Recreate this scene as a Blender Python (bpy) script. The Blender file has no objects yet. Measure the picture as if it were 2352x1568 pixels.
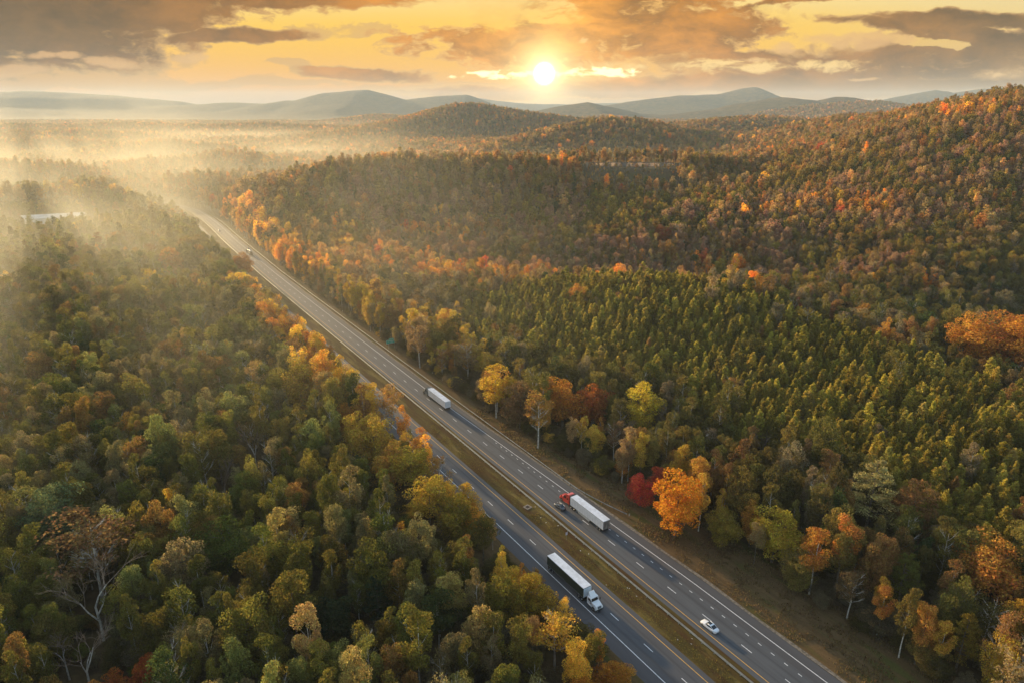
import bpy, bmesh, math, random
import numpy as np
from mathutils import Vector, Matrix

# ------------------------------------------------------------------ camera, world, sun, exposure
sc = bpy.context.scene
COL = sc.collection
HC = 120.8
FPX = 1568.0                       # focal length in units of a 2352 wide picture
PITCH = math.atan((784 - 241) / FPX)
CP, SP = math.cos(PITCH), math.sin(PITCH)
cam = bpy.data.cameras.new('camera'); camo = bpy.data.objects.new('camera', cam); COL.objects.link(camo)
cam.sensor_width = 36; cam.lens = 24; cam.clip_start = 0.5; cam.clip_end = 60000
camo.location = (0, 0, HC); camo.rotation_euler = (math.pi / 2 - PITCH, 0, 0)
sc.camera = camo
sc.view_settings.view_transform = 'Standard'; sc.view_settings.look = 'None'
EXPO = 1.0
sc.view_settings.exposure = EXPO; sc.view_settings.gamma = 1
sc.cycles.use_denoising = True
sc.cycles.max_bounces = 6; sc.cycles.diffuse_bounces = 3; sc.cycles.transmission_bounces = 4
sc.cycles.volume_bounces = 1; sc.cycles.transparent_max_bounces = 8
sc.cycles.volume_max_steps = 96; sc.cycles.volume_step_rate = 1.0
sc.cycles.sample_clamp_indirect = 4

SUN_AZ = math.radians(-36)         # towards the left and ahead of the camera
SUN_EL = math.radians(8.5)
sun = bpy.data.lights.new('sun', 'SUN'); suno = bpy.data.objects.new('sun', sun); COL.objects.link(suno)
sun.energy = 5.0; sun.angle = math.radians(1.0); sun.color = (1.0, 0.72, 0.38)
sdir = Vector((math.sin(SUN_AZ) * math.cos(SUN_EL), math.cos(SUN_AZ) * math.cos(SUN_EL), math.sin(SUN_EL)))
suno.rotation_euler = sdir.to_track_quat('Z', 'Y').to_euler(); suno.location = (0, 0, 400)

def ray(px, py):                   # direction of a pixel of the 2352 x 1568 picture
    u = px - 1176; v = py - 784
    return (u, FPX * CP - v * SP, -FPX * SP - v * CP)
def at(px, py, z=0.0):             # point at height z seen at that pixel
    d = ray(px, py); t = (z - HC) / d[2]
    return (d[0] * t, d[1] * t)
def ab(px, py):                    # sky coordinates x/y, z/y
    d = ray(px, py); return d[0] / d[1], d[2] / d[1]

# small expression language for shader nodes
class N:
    tree = None
    def __init__(s, sock): s.s = sock
    @staticmethod
    def m(op, *a, clamp=False):
        n = N.tree.nodes.new('ShaderNodeMath'); n.operation = op; n.use_clamp = clamp
        for i, v in enumerate(a):
            if isinstance(v, N): N.tree.links.new(v.s, n.inputs[i])
            else: n.inputs[i].default_value = v
        return N(n.outputs[0])
    def __add__(s, o): return N.m('ADD', s, o)
    __radd__ = __add__
    def __sub__(s, o): return N.m('SUBTRACT', s, o)
    def __rsub__(s, o): return N.m('SUBTRACT', o, s)
    def __mul__(s, o): return N.m('MULTIPLY', s, o)
    __rmul__ = __mul__
    def __truediv__(s, o): return N.m('DIVIDE', s, o)
    def __rtruediv__(s, o): return N.m('DIVIDE', o, s)
def smooth(x, lo, hi):
    n = N.tree.nodes.new('ShaderNodeMapRange'); n.interpolation_type = 'SMOOTHSTEP'
    if isinstance(x, N): N.tree.links.new(x.s, n.inputs[0])
    n.inputs[1].default_value = lo; n.inputs[2].default_value = hi
    return N(n.outputs[0])
def nmix(f, a, b):
    n = N.tree.nodes.new('ShaderNodeMix'); n.data_type = 'RGBA'
    for k, v in ((0, f), (6, a), (7, b)):
        if isinstance(v, N): N.tree.links.new(v.s, n.inputs[k])
        elif k == 0: n.inputs[0].default_value = v
        else: n.inputs[k].default_value = tuple(v) + (1,)
    return N(n.outputs[2])
def comb(x, y, z=0.0):
    n = N.tree.nodes.new('ShaderNodeCombineXYZ')
    for i, v in enumerate((x, y, z)):
        if isinstance(v, N): N.tree.links.new(v.s, n.inputs[i])
        else: n.inputs[i].default_value = v
    return N(n.outputs[0])
def sep(v):
    n = N.tree.nodes.new('ShaderNodeSeparateXYZ'); N.tree.links.new(v.s, n.inputs[0])
    return [N(o) for o in n.outputs]
def noise(vec, scale, detail=4, rough=0.55, dist=0.0, col=False):
    n = N.tree.nodes.new('ShaderNodeTexNoise')
    if vec is not None: N.tree.links.new(vec.s, n.inputs['Vector'])
    n.inputs['Scale'].default_value = scale; n.inputs['Detail'].default_value = detail
    n.inputs['Roughness'].default_value = rough; n.inputs['Distortion'].default_value = dist
    return N(n.outputs[1 if col else 0])
def vmul(v, t):
    n = N.tree.nodes.new('ShaderNodeVectorMath'); n.operation = 'MULTIPLY'
    N.tree.links.new(v.s, n.inputs[0]); n.inputs[1].default_value = t
    return N(n.outputs[0])

world = bpy.data.worlds.new('World'); sc.world = world; world.use_nodes = True
def build_world():
    T = world.node_tree; T.nodes.clear(); N.tree = T
    out = T.nodes.new('ShaderNodeOutputWorld'); bg = T.nodes.new('ShaderNodeBackground')
    sky = T.nodes.new('ShaderNodeTexSky'); sky.sky_type = 'NISHITA'; sky.sun_disc = False
    sky.sun_elevation = SUN_EL; sky.sun_rotation = SUN_AZ; sky.air_density = 1.2; sky.dust_density = 1.0
    tc = T.nodes.new('ShaderNodeTexCoord'); dx, dy, dz = sep(N(tc.outputs['Generated']))
    fy = N.m('MAXIMUM', dy, 0.02)
    a = dx / fy; b = dz / fy
    P = comb(a, b, 0.0)
    wp = noise(vmul(P, (1, 2.0, 1)), 6.0, 5, 0.6, col=True)
    vw = T.nodes.new('ShaderNodeVectorMath'); vw.operation = 'MULTIPLY_ADD'; T.links.new(wp.s, vw.inputs[0]); vw.inputs[1].default_value = (.10, .045, 0); T.links.new(P.s, vw.inputs[2])
    P = N(vw.outputs[0]); pa, pb, _ = sep(P); a2 = pa - .05; b2 = pb - .0225
    big = noise(vmul(P, (1, 2.6, 1)), 3.2, 7, 0.58)
    mid = noise(vmul(P, (1, 2.2, 1)), 11.0, 6, 0.6)
    fine = noise(vmul(P, (1, 2.4, 1)), 30.0, 6, 0.65)
    w1 = (big - 0.5) * 2.6; w2 = (mid - 0.5) * 2.4; w3 = (fine - 0.5) * 2.2
    def blob(px, py, rx, ry, tilt=0.0, amp=0.8, lo=-0.55, hi=1.05, mode=1):
        a0, b0 = ab(px, py); ra = abs(ab(px + rx, py)[0] - a0); rb = abs(ab(px, py + ry)[1] - b0)
        ua = (a2 - a0); ub = (b2 - b0) - ua * tilt
        q = 1.0 - (N.m('POWER', N.m('ABSOLUTE', ua / ra), 2.0) + N.m('POWER', N.m('ABSOLUTE', ub / rb), 2.0))
        wn = w1 * (amp * 1.2) + w2 * (amp * 1.3) + w3 * (amp * 1.3) if mode else w2 * (amp * 1.5) + w3 * (amp * 1.2)
        return smooth(N.m('MAXIMUM', q, -3.0) + wn, lo, hi)
    def mx(L):
        r = L[0]
        for x in L[1:]: r = N.m('MAXIMUM', r, x)
        return r
    # heavy cloud decks
    deck = mx([
        blob(130, 30, 620, 70, 0.03, 0.6), blob(20, 80, 420, 95, 0.0, 0.6), blob(470, 4, 560, 30, 0.0, 0.7),
        blob(850, -28, 400, 44, 0.0, 0.6),
        blob(530, 86, 230, 17, 0.03, 0.45),
        blob(1200, 105, 330, 62, 0.0, 1.0), blob(880, 170, 190, 20, -0.05, 0.6), blob(1330, 50, 260, 80, -0.1, 0.9),
        blob(1560, 70, 300, 74, 0.1, 0.8), blob(1480, -10, 330, 60, 0.0, 0.7),
        blob(2150, 72, 330, 20, -0.09, 0.5), blob(2250, 52, 300, 22, -0.05, 0.5),
        blob(1950, 150, 600, 46, 0.0, 0.5), blob(2240, 110, 330, 50, 0.02, 0.6), blob(1850, 195, 760, 34, 0.0, 0.3),
        blob(1750, 10, 110, 12, 0.1, 0.6), blob(1320, 210, 480, 22, 0.0, 0.3), blob(1950, -12, 300, 14, 0.1, 0.8)])
    veil = mx([blob(240, 135, 200, 22, 0.0, 1.1), blob(130, 170, 260, 22, 0.0, 1.0), blob(560, 190, 260, 10, 0.0, 0.6),
               blob(670, 143, 60, 9, 0.0, 1.2), blob(760, 75, 140, 16, 0.0, 1.4), blob(230, 190, 420, 20, 0.0, .6), blob(1120, 200, 300, 14, 0.0, .8)])
    holes = mx([blob(1110, 18, 190, 60, 0.0, 1.0), blob(1830, 42, 130, 20, -0.35, 0.8), blob(2100, 100, 130, 12, -0.1, 1.2)])
    sa, sb = ab(1250, 170)
    da = (a - sa); db = (b - sb)
    d2 = da * da + db * db
    dist = N.m('SQRT', d2)
    slit = smooth(1.0 - (N.m('POWER', N.m('ABSOLUTE', da / 0.115), 2.0) + N.m('POWER', N.m('ABSOLUTE', (db - da * 0.02) / 0.0060), 2.0)) + w2 * 3.6 + w3 * 4.0, -0.2, 1.3)
    slit2 = smooth(1.0 - (N.m('POWER', N.m('ABSOLUTE', (da - 0.27) / 0.2), 2.0) + N.m('POWER', N.m('ABSOLUTE', (db - 0.010) / 0.008), 2.0)) + w2 * 3.0 + w3 * 3.0, -0.3, 1.5)
    glow = N.m('EXPONENT', dist * -9.0)
    glow2 = N.m('EXPONENT', dist * -2.6)
    core = N.m('EXPONENT', dist * -52.0)
    # open sky
    hb = smooth(b, 0.0, 0.11)
    clear = nmix(hb, (0.90, 0.38, 0.06), (1.02, 0.60, 0.05))
    clear = nmix(smooth(b, 0.09, 0.17), clear, (0.96, 0.84, 0.44))
    clear = nmix(smooth(b, 0.0, 0.03), (0.62, 0.38, 0.23), clear)
    clear = nmix(smooth(a, 0.25, 0.8) * 0.55, clear, (0.72, 0.60, 0.34))
    clear = nmix(glow * 0.55, clear, (1.2, 0.68, 0.12))
    # cloud colours: warm near the sun, brown away from it
    cc = nmix(glow2, (0.070, 0.024, 0.000), (0.86, 0.30, 0.010))
    cc = nmix(smooth(a, 0.2, 0.75) * 0.55, cc, (0.22, 0.125, 0.036))
    cc = nmix(smooth(a, -0.2, -0.7) * smooth(b, 0.03, 0.10) * 0.6, cc, (0.10, 0.062, 0.028))
    cc = nmix(glow * 0.6, cc, (1.2, 0.56, 0.07))
    relief = noise(vmul(comb(a + 0.01, b + 0.012, 0.3), (1, 2.2, 1)), 10.0, 6, 0.6)
    shade = 0.40 + 1.25 * smooth(relief + (mid - relief) * 1.0, 0.25, 0.8)
    n = T.nodes.new('ShaderNodeVectorMath'); n.operation = 'SCALE'; T.links.new(cc.s, n.inputs[0]); T.links.new(shade.s, n.inputs['Scale'])
    cc = N(n.outputs[0])
    lowb = smooth(b, 0.05, 0.0)
    cc = nmix(lowb * 0.55, cc, (0.55, 0.29, 0.10))
    thick = smooth(deck, 0.42, 0.80); alpha = smooth(deck, 0.26, 0.50)
    sk = nmix(smooth(veil, .15, .8) * 0.62, clear, nmix(glow2, (0.42, 0.25, 0.11), (0.9, 0.5, 0.16)))
    dk = N.m('MULTIPLY', alpha, 1.0 - smooth(holes, .2, .8) * 0.85)
    cc = nmix(thick, nmix(glow2, (0.36, 0.21, 0.085), (1.15, 0.60, 0.12)), cc)
    sk = nmix(dk * 0.97, sk, cc)
    puffs = mx([blob(100, 125, 42, 13, 0, .8, -.4, .8, 0), blob(175, 128, 40, 12, 0, .9, -.4, .8, 0), blob(255, 138, 52, 15, 0, .8, -.4, .8, 0),
                blob(30, 165, 80, 16, 0, .8, -.4, .8, 0), blob(420, 128, 55, 9, 0, 1.0, -.4, .8, 0), blob(1800, 110, 26, 14, 0, .8, -.4, .8, 0),
                blob(1980, 95, 110, 17, 0, 1.3, -.4, .8, 0), blob(1345, 98, 10, 6, 0, .8, -.4, .8, 0), blob(1720, 138, 40, 6, 0, 1.0, -.4, .8, 0), blob(1985, 175, 30, 4, 0, 1, -.4, .8, 0)])
    sk = nmix(puffs * 0.8, sk, nmix(glow2, (0.66, 0.35, 0.13), (1.1, 0.66, 0.2)))
    sk = nmix(slit2 * 0.8, sk, (1.15, 0.78, 0.26))
    sk = nmix(slit, sk, (2.2, 1.7, 0.8))
    sk = nmix(N.m('MINIMUM', core * 1.5, 1.0), sk, (2.6, 2.0, .9))
    sk = nmix(smooth(dist, 0.017, 0.003), sk, (12.0, 9.5, 5.5))
    # upper dome: Nishita sky, paler for high cloud; painted band only in front and low
    up = T.nodes.new('ShaderNodeVectorMath'); up.operation = 'SCALE'; T.links.new(sky.outputs[0], up.inputs[0]); up.inputs['Scale'].default_value = 0.15
    high = nmix(noise(N(tc.outputs['Generated']), 2.5, 5, 0.6) * 0.5, N(up.outputs[0]), (0.42, 0.53, 0.70))
    kk = T.nodes.new('ShaderNodeVectorMath'); kk.operation = 'SCALE'; T.links.new(sk.s, kk.inputs[0]); kk.inputs['Scale'].default_value = 2 ** -EXPO
    low = nmix(smooth(dy, 0.15, 0.5), high, N(kk.outputs[0]))
    col = nmix(smooth(dz, 0.17, 0.38), low, high)
    gr = nmix(smooth(dz, -0.002, -0.03), col, (0.10, 0.08, 0.05))
    T.links.new(gr.s, bg.inputs[0]); bg.inputs[1].default_value = 1.0
    T.links.new(bg.outputs[0], out.inputs[0])
build_world()

# ------------------------------------------------------------------ materials
def new_mat(name):
    m = bpy.data.materials.new(name); m.use_nodes = True
    return m
def bsdf(m): return m.node_tree.nodes['Principled BSDF']
MATS = {}
def plain(name, col, rough=0.5, metal=0.0, coat=0.0, var=0.06, scale=6.0, bump=0.0):
    if name in MATS: return MATS[name]
    m = new_mat(name); T = m.node_tree; N.tree = T; p = bsdf(m)
    tc = T.nodes.new('ShaderNodeTexCoord'); n = noise(N(tc.outputs['Object']), scale, 5, 0.6)
    lo = [max(0, c * (1 - 2.2 * var)) for c in col]; hi = [c * (1 + var) for c in col]
    T.links.new(nmix(smooth(n, 0.3, 0.7), lo, hi).s, p.inputs['Base Color'])
    p.inputs['Roughness'].default_value = rough; p.inputs['Metallic'].default_value = metal
    p.inputs['Coat Weight'].default_value = coat
    if bump:
        bn = T.nodes.new('ShaderNodeBump'); bn.inputs['Strength'].default_value = bump; T.links.new(n.s, bn.inputs['Height']); T.links.new(bn.outputs[0], p.inputs['Normal'])
    MATS[name] = m
    return m
def leaf_material():
    m = new_mat('foliage'); T = m.node_tree; N.tree = T; T.nodes.remove(bsdf(m)); out = T.nodes['Material Output']
    at1 = T.nodes.new('ShaderNodeAttribute'); at1.attribute_type = 'INSTANCER'; at1.attribute_name = 'tint'
    lv = T.nodes.new('ShaderNodeAttribute'); lv.attribute_name = 'leaf'; r, g, b = sep(N(lv.outputs['Vector']))
    k = 0.62 + r * 0.85
    sc_ = T.nodes.new('ShaderNodeVectorMath'); sc_.operation = 'SCALE'; T.links.new(at1.outputs['Color'], sc_.inputs[0]); T.links.new(k.s, sc_.inputs['Scale'])
    hs = T.nodes.new('ShaderNodeHueSaturation'); T.links.new(sc_.outputs[0], hs.inputs['Color'])
    tc = T.nodes.new('ShaderNodeTexCoord'); nn = noise(N(tc.outputs['Object']), .35, 2, .5)
    T.links.new((0.445 + g * 0.05 + nn * .07).s, hs.inputs['Hue']); T.links.new((.75 + nn * .5).s, hs.inputs['Value'])
    d = T.nodes.new('ShaderNodeBsdfDiffuse'); t = T.nodes.new('ShaderNodeBsdfTranslucent'); mx = T.nodes.new('ShaderNodeMixShader')
    T.links.new(hs.outputs[0], d.inputs[0]); T.links.new(hs.outputs[0], t.inputs[0])
    mx.inputs[0].default_value = 0.5; T.links.new(d.outputs[0], mx.inputs[1]); T.links.new(t.outputs[0], mx.inputs[2])
    T.links.new(mx.outputs[0], out.inputs[0])
    return m
LEAF = leaf_material()
BARK = plain('bark', (0.17, 0.135, 0.10), 0.9, var=0.3, scale=1.5)
PALEBARK = plain('pale_bark', (0.55, 0.50, 0.42), 0.9, var=0.25, scale=1.2)
TWIG = plain('twigs', (0.25, 0.18, 0.13), 0.9, var=0.2, scale=1.2)

# ------------------------------------------------------------------ helpers
def tag(o, label=None, cat=None, group=None, kind=None):
    if label: o['label'] = label
    if cat: o['category'] = cat
    if group: o['group'] = group
    if kind: o['kind'] = kind
    return o
def empty(name, loc=(0, 0, 0), rz=0):
    o = bpy.data.objects.new(name, None); COL.objects.link(o); o.location = loc; o.rotation_euler = (0, 0, rz); o.empty_display_size = 0.5
    return o
def link(name, me, mat=None, parent=None):
    if mat is not None and not len(me.materials): me.materials.append(mat)
    o = bpy.data.objects.new(name, me); COL.objects.link(o)
    if parent is not None: o.parent = parent
    return o
def mesh_np(name, V, F4, mat=None, leaf=None, smoothf=False):
    V = np.asarray(V, dtype=np.float32); F4 = np.asarray(F4, dtype=np.int32); k = F4.shape[1]
    me = bpy.data.meshes.new(name); me.vertices.add(len(V)); me.vertices.foreach_set('co', V.ravel())
    me.loops.add(F4.size); me.loops.foreach_set('vertex_index', F4.ravel())
    me.polygons.add(len(F4)); me.polygons.foreach_set('loop_start', np.arange(0, F4.size, k, dtype=np.int32))
    if leaf is not None:
        a = me.attributes.new('leaf', 'FLOAT_VECTOR', 'FACE'); a.data.foreach_set('vector', np.asarray(leaf, dtype=np.float32).ravel())
    if mat is not None: me.materials.append(mat)
    me.update(calc_edges=True)
    if smoothf: me.polygons.foreach_set('use_smooth', [True] * len(F4))
    return me
class MB:                         # collects faces into one mesh
    def __init__(s): s.v = []; s.f = []
    def add(s, v, f):
        o = len(s.v); s.v += [tuple(x) for x in v]; s.f += [tuple(i + o for i in q) for q in f]
    def box(s, c, d, taper=None):
        x, y, z = c; a, b, h = d[0] / 2, d[1] / 2, d[2] / 2
        tx, ty = taper or (1, 1)
        v = [(x - a, y - b, z - h), (x + a, y - b, z - h), (x + a, y + b, z - h), (x - a, y + b, z - h),
             (x - a * tx, y - b * ty, z + h), (x + a * tx, y - b * ty, z + h), (x + a * tx, y + b * ty, z + h), (x - a * tx, y + b * ty, z + h)]
        s.add(v, [(3, 2, 1, 0), (4, 5, 6, 7), (0, 1, 5, 4), (1, 2, 6, 5), (2, 3, 7, 6), (3, 0, 4, 7)])
    def tube(s, pts, rs, n=8, cap=True):
        rings = []
        for i, p in enumerate(pts):
            p = Vector(p); d = (Vector(pts[min(i + 1, len(pts) - 1)]) - Vector(pts[max(i - 1, 0)])).normalized()
            u = d.orthogonal().normalized() if abs(d.z) < 0.99 else Vector((1, 0, 0)); w = d.cross(u).normalized(); u = w.cross(d)
            rings.append([p + (u * math.cos(2 * math.pi * k / n) + w * math.sin(2 * math.pi * k / n)) * rs[i] for k in range(n)])
        f = []
        for i in range(len(rings) - 1):
            for k in range(n): f.append((i * n + k, i * n + (k + 1) % n, (i + 1) * n + (k + 1) % n, (i + 1) * n + k))
        if cap: f += [tuple(range(n - 1, -1, -1)), tuple(range((len(rings) - 1) * n, len(rings) * n))]
        s.add([v for r in rings for v in r], f)
    def prism(s, prof, w, axis='y', w2=None):      # profile (x,z) extruded across y; w2: half width per vertex
        n = len(prof); hw = w2 or [w / 2] * n
        v = [(x, -hw[i], z) for i, (x, z) in enumerate(prof)] + [(x, hw[i], z) for i, (x, z) in enumerate(prof)]
        f = [tuple(range(n)), tuple(range(2 * n - 1, n - 1, -1))]
        for i in range(n): f.append((i, i + n, (i + 1) % n + n, (i + 1) % n))
        s.add(v, f)
    def loft(s, secs, closed_ends=True):
        n = len(secs[0]); v = [p for q in secs for p in q]; f = []
        for i in range(len(secs) - 1):
            for k in range(n): f.append((i * n + k, i * n + (k + 1) % n, (i + 1) * n + (k + 1) % n, (i + 1) * n + k))
        if closed_ends: f += [tuple(range(n - 1, -1, -1)), tuple(range((len(secs) - 1) * n, len(secs) * n))]
        s.add(v, f)
    def mesh(s, name, mat, bevel=0.0, seg=2, smoothf=False):
        me = bpy.data.meshes.new(name); me.from_pydata(s.v, [], s.f); me.materials.append(mat)
        bm = bmesh.new(); bm.from_mesh(me); bmesh.ops.recalc_face_normals(bm, faces=bm.faces)
        if bevel: bmesh.ops.bevel(bm, geom=list(bm.edges), offset=bevel, segments=seg, affect='EDGES', clamp_overlap=True)
        bm.to_mesh(me); bm.free()
        if smoothf: me.polygons.foreach_set('use_smooth', [True] * len(me.polygons))
        return me
    def build(s, name, mat, parent=None, **k): return link(name, s.mesh(name, mat, **k), None, parent)

# value noise for terrain and for where trees of a colour grow
_rs = np.random.RandomState(5); _tab = _rs.rand(256, 256)
def vnoise(x, y):
    x = np.asarray(x, float); y = np.asarray(y, float)
    xi = np.floor(x).astype(int); yi = np.floor(y).astype(int); fx = x - xi; fy = y - yi
    fx = fx * fx * (3 - 2 * fx); fy = fy * fy * (3 - 2 * fy)
    t = lambda i, j: _tab[i & 255, j & 255]
    return (t(xi, yi) * (1 - fx) + t(xi + 1, yi) * fx) * (1 - fy) + (t(xi, yi + 1) * (1 - fx) + t(xi + 1, yi + 1) * fx) * fy
def fbm(x, y, o=4):
    r = 0; a = 0.5; k = 1.0
    for i in range(o): r = r + a * vnoise(x * k + 17.3 * i, y * k + 5.1 * i); a *= 0.5; k *= 2.03
    return r

# ------------------------------------------------------------------ the road line
# left (yellow) edge line of the far carriageway, from behind the camera's right to the hills
REF = [(196, -101), (145, -21), (93.8, 60), (56.9, 118), (7.2, 196.5), (-45.8, 279.5), (-88, 346), (-149.2, 443), (-188.3, 505.5), (-223, 563),
       (-265.5, 633), (-311.5, 712), (-339, 757), (-385, 827), (-428, 872), (-485, 915), (-560, 955), (-660, 995), (-780, 1030), (-900, 1060)]
def resample(P, step):
    P = np.array(P, float); d = np.r_[0, np.cumsum(np.hypot(*np.diff(P, axis=0).T))]
    s = np.arange(0, d[-1], step); return np.c_[np.interp(s, d, P[:, 0]), np.interp(s, d, P[:, 1])], s
RP, RS = resample(REF, 4.0)
for _ in range(6): RP[1:-1] = (RP[:-2] + 2 * RP[1:-1] + RP[2:]) / 4
_t = np.gradient(RP, axis=0); _t /= np.hypot(_t[:, 0], _t[:, 1])[:, None]; RN = np.c_[_t[:, 1], -_t[:, 0]]; RT = _t
def road_pos(s, off):
    return (np.interp(s, RS, RP[:, 0]) + np.interp(s, RS, RN[:, 0]) * off, np.interp(s, RS, RP[:, 1]) + np.interp(s, RS, RN[:, 1]) * off)
def road_dir(s): return math.atan2(np.interp(s, RS, RT[:, 1]), np.interp(s, RS, RT[:, 0]))
def road_co(x, y):                 # distance along and offset to the right of the line
    x = np.atleast_1d(np.asarray(x, float)); y = np.atleast_1d(np.asarray(y, float)); S = np.zeros(len(x)); O = np.zeros(len(x))
    for c in range(0, len(x), 20000):
        X = x[c:c + 20000, None]; Y = y[c:c + 20000, None]
        d2 = (X - RP[None, :, 0]) ** 2 + (Y - RP[None, :, 1]) ** 2; i = d2.argmin(1)
        dx = X[:, 0] - RP[i, 0]; dy = Y[:, 0] - RP[i, 1]
        S[c:c + 20000] = RS[i] + dx * RT[i, 0] + dy * RT[i, 1]; O[c:c + 20000] = dx * RN[i, 0] + dy * RN[i, 1]
    return S, O
def s_at(px, py, z=0.0):
    s, o = road_co(*[[v] for v in at(px, py, z)]); return float(s[0]), float(o[0])

# ------------------------------------------------------------------ terrain
# skylines of the hills: picture x, y and the distance they stand at; widths in front and behind, height of the wood on them
RIDGES = [
    ([(1060, 668, 425), (1200, 648, 415), (1350, 640, 405), (1500, 637, 395), (1650, 656, 375), (1800, 700, 345), (1950, 757, 310), (2100, 812, 280), (2260, 865, 250), (2450, 930, 220)], 95, 60, 13),
    ([(740, 372, 800), (820, 355, 840), (950, 349, 870), (1080, 347, 890), (1250, 352, 900), (1400, 362, 910), (1560, 362, 930), (1700, 352, 980), (1850, 345, 1040)], 125, 130, 20),
    ([(2600, 150, 820), (2450, 172, 900), (2352, 191, 1000), (2234, 213, 1130), (2131, 239, 1280), (2028, 253, 1450), (1940, 258, 1650), (1858, 273, 1800)], 300, 280, 26),
    ([(1568, 284, 2300), (1619, 270, 2350), (1690, 264, 2400), (1755, 261, 2500), (1840, 268, 2700)], 300, 350, 26),
    ([(1040, 345, 1560), (1163, 326, 1640), (1282, 291, 1760), (1385, 266, 1850), (1453, 268, 1890), (1538, 284, 1930), (1640, 296, 1960)], 270, 260, 22),
    ([(690, 318, 2200), (804, 303, 2350), (870, 287, 2500), (940, 268, 2650), (1000, 252, 2750), (1060, 233, 2850), (1111, 236, 2900), (1213, 253, 2950), (1342, 270, 3050)], 400, 400, 24),
    ([(740, 282, 4500), (804, 270, 4600), (872, 260, 4700), (954, 266, 4800)], 500, 600, 24),
    ([(-300, 205, 9000), (0, 208, 9000), (100, 210, 9000), (180, 213, 9200), (260, 218, 9400), (340, 226, 9600), (420, 234, 9800), (500, 249, 9900), (590, 268, 9900)], 1500, 1500, 0),
    ([(440, 240, 8800), (500, 236, 8800), (640, 236, 8800), (680, 230, 8500), (740, 213, 8500), (800, 207, 8500), (845, 205, 8500), (890, 217, 8500), (930, 228, 8500), (980, 223, 8500), (1040, 219, 8500), (1075, 218, 8500), (1110, 230, 8500), (1150, 247, 8500)], 1100, 1100, 0),
    ([(1080, 222, 14000), (1130, 230, 14000), (1200, 237, 14000), (1300, 240, 14000), (1420, 236, 14000)], 2500, 2500, 0),
    ([(1215, 258, 6200), (1290, 243, 6200), (1350, 233, 6200), (1400, 244, 6200), (1470, 262, 6200)], 1000, 900, 0),
    ([(1380, 243, 8400), (1450, 233, 8400), (1500, 226, 8400), (1560, 218, 8400), (1600, 219, 8400), (1650, 215, 8400), (1700, 203, 8400), (1732, 199, 8400), (1765, 215, 8400), (1810, 231, 8400), (1850, 240, 8400)], 1100, 1200, 0),
    ([(1520, 268, 5600), (1640, 251, 5700), (1693, 238, 5700), (1788, 223, 5700), (1882, 232, 5700), (1929, 222, 5600), (1970, 228, 5600), (2036, 243, 5600), (2100, 250, 5600)], 1100, 900, 0),
    ([(1960, 240, 9300), (2020, 230, 9300), (2099, 217, 9300), (2153, 205, 9300), (2184, 214, 9300), (2267, 203, 9300), (2352, 197, 9300), (2500, 200, 9300)], 1200, 1500, 0),
    ([(-120, 428, 760), (0, 425, 790), (110, 414, 820), (200, 411, 840), (300, 430, 850), (360, 444, 845), (400, 462, 840)], 75, 75, 18),
    ([(400, 402, 960), (470, 392, 960), (560, 391, 950), (660, 396, 930), (720, 404, 900)], 60, 80, 18),
    ([(270, 372, 1230), (330, 364, 1240), (400, 360, 1250), (480, 347, 1260), (560, 345, 1260), (625, 362, 1250)], 70, 110, 18),
    ([(280, 330, 1600), (330, 320, 1620), (400, 319, 1630), (480, 330, 1650), (540, 340, 1650)], 90, 130, 18),
    ([(-200, 318, 1750), (0, 317, 1750), (110, 315, 1780), (230, 326, 1800)], 110, 150, 18),
    ([(-150, 372, 1080), (0, 369, 1080), (120, 372, 1100), (220, 392, 1100)], 75, 90, 18),
    ([(-100, 283, 3000), (120, 286, 3000), (300, 281, 3100), (480, 287, 3100), (600, 282, 3200), (700, 288, 3200)], 260, 300, 20),
    ([(0, 300, 2300), (150, 296, 2300), (300, 302, 2300)], 130, 160, 20),
    ([(-50, 620, 480), (80, 592, 520), (200, 580, 520), (320, 590, 520), (420, 560, 500), (500, 600, 470), (560, 610, 450)], 90, 110, 18),
    ([(-200, 740, 330), (-60, 690, 360), (60, 660, 380), (200, 650, 385), (330, 660, 380)], 80, 60, 17),
    ([(470, 450, 760), (560, 440, 800), (650, 436, 820), (700, 445, 800)], 60, 100, 17),
]
PR = []
for pts, wf, wb, th in RIDGES:
    q = []
    for px, py, Y in pts:
        d = ray(px, py); q.append((d[0] / d[1] * Y, Y, HC + d[2] / d[1] * Y - th))
    PR.append((np.array(q), wf, wb))
DIPS = [(140, 505, -22, 150, 65), (285, 400, -22, 90, 75), (-30, 620, -6, 90, 120), (330, 560, -8, 200, 90)]
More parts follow.
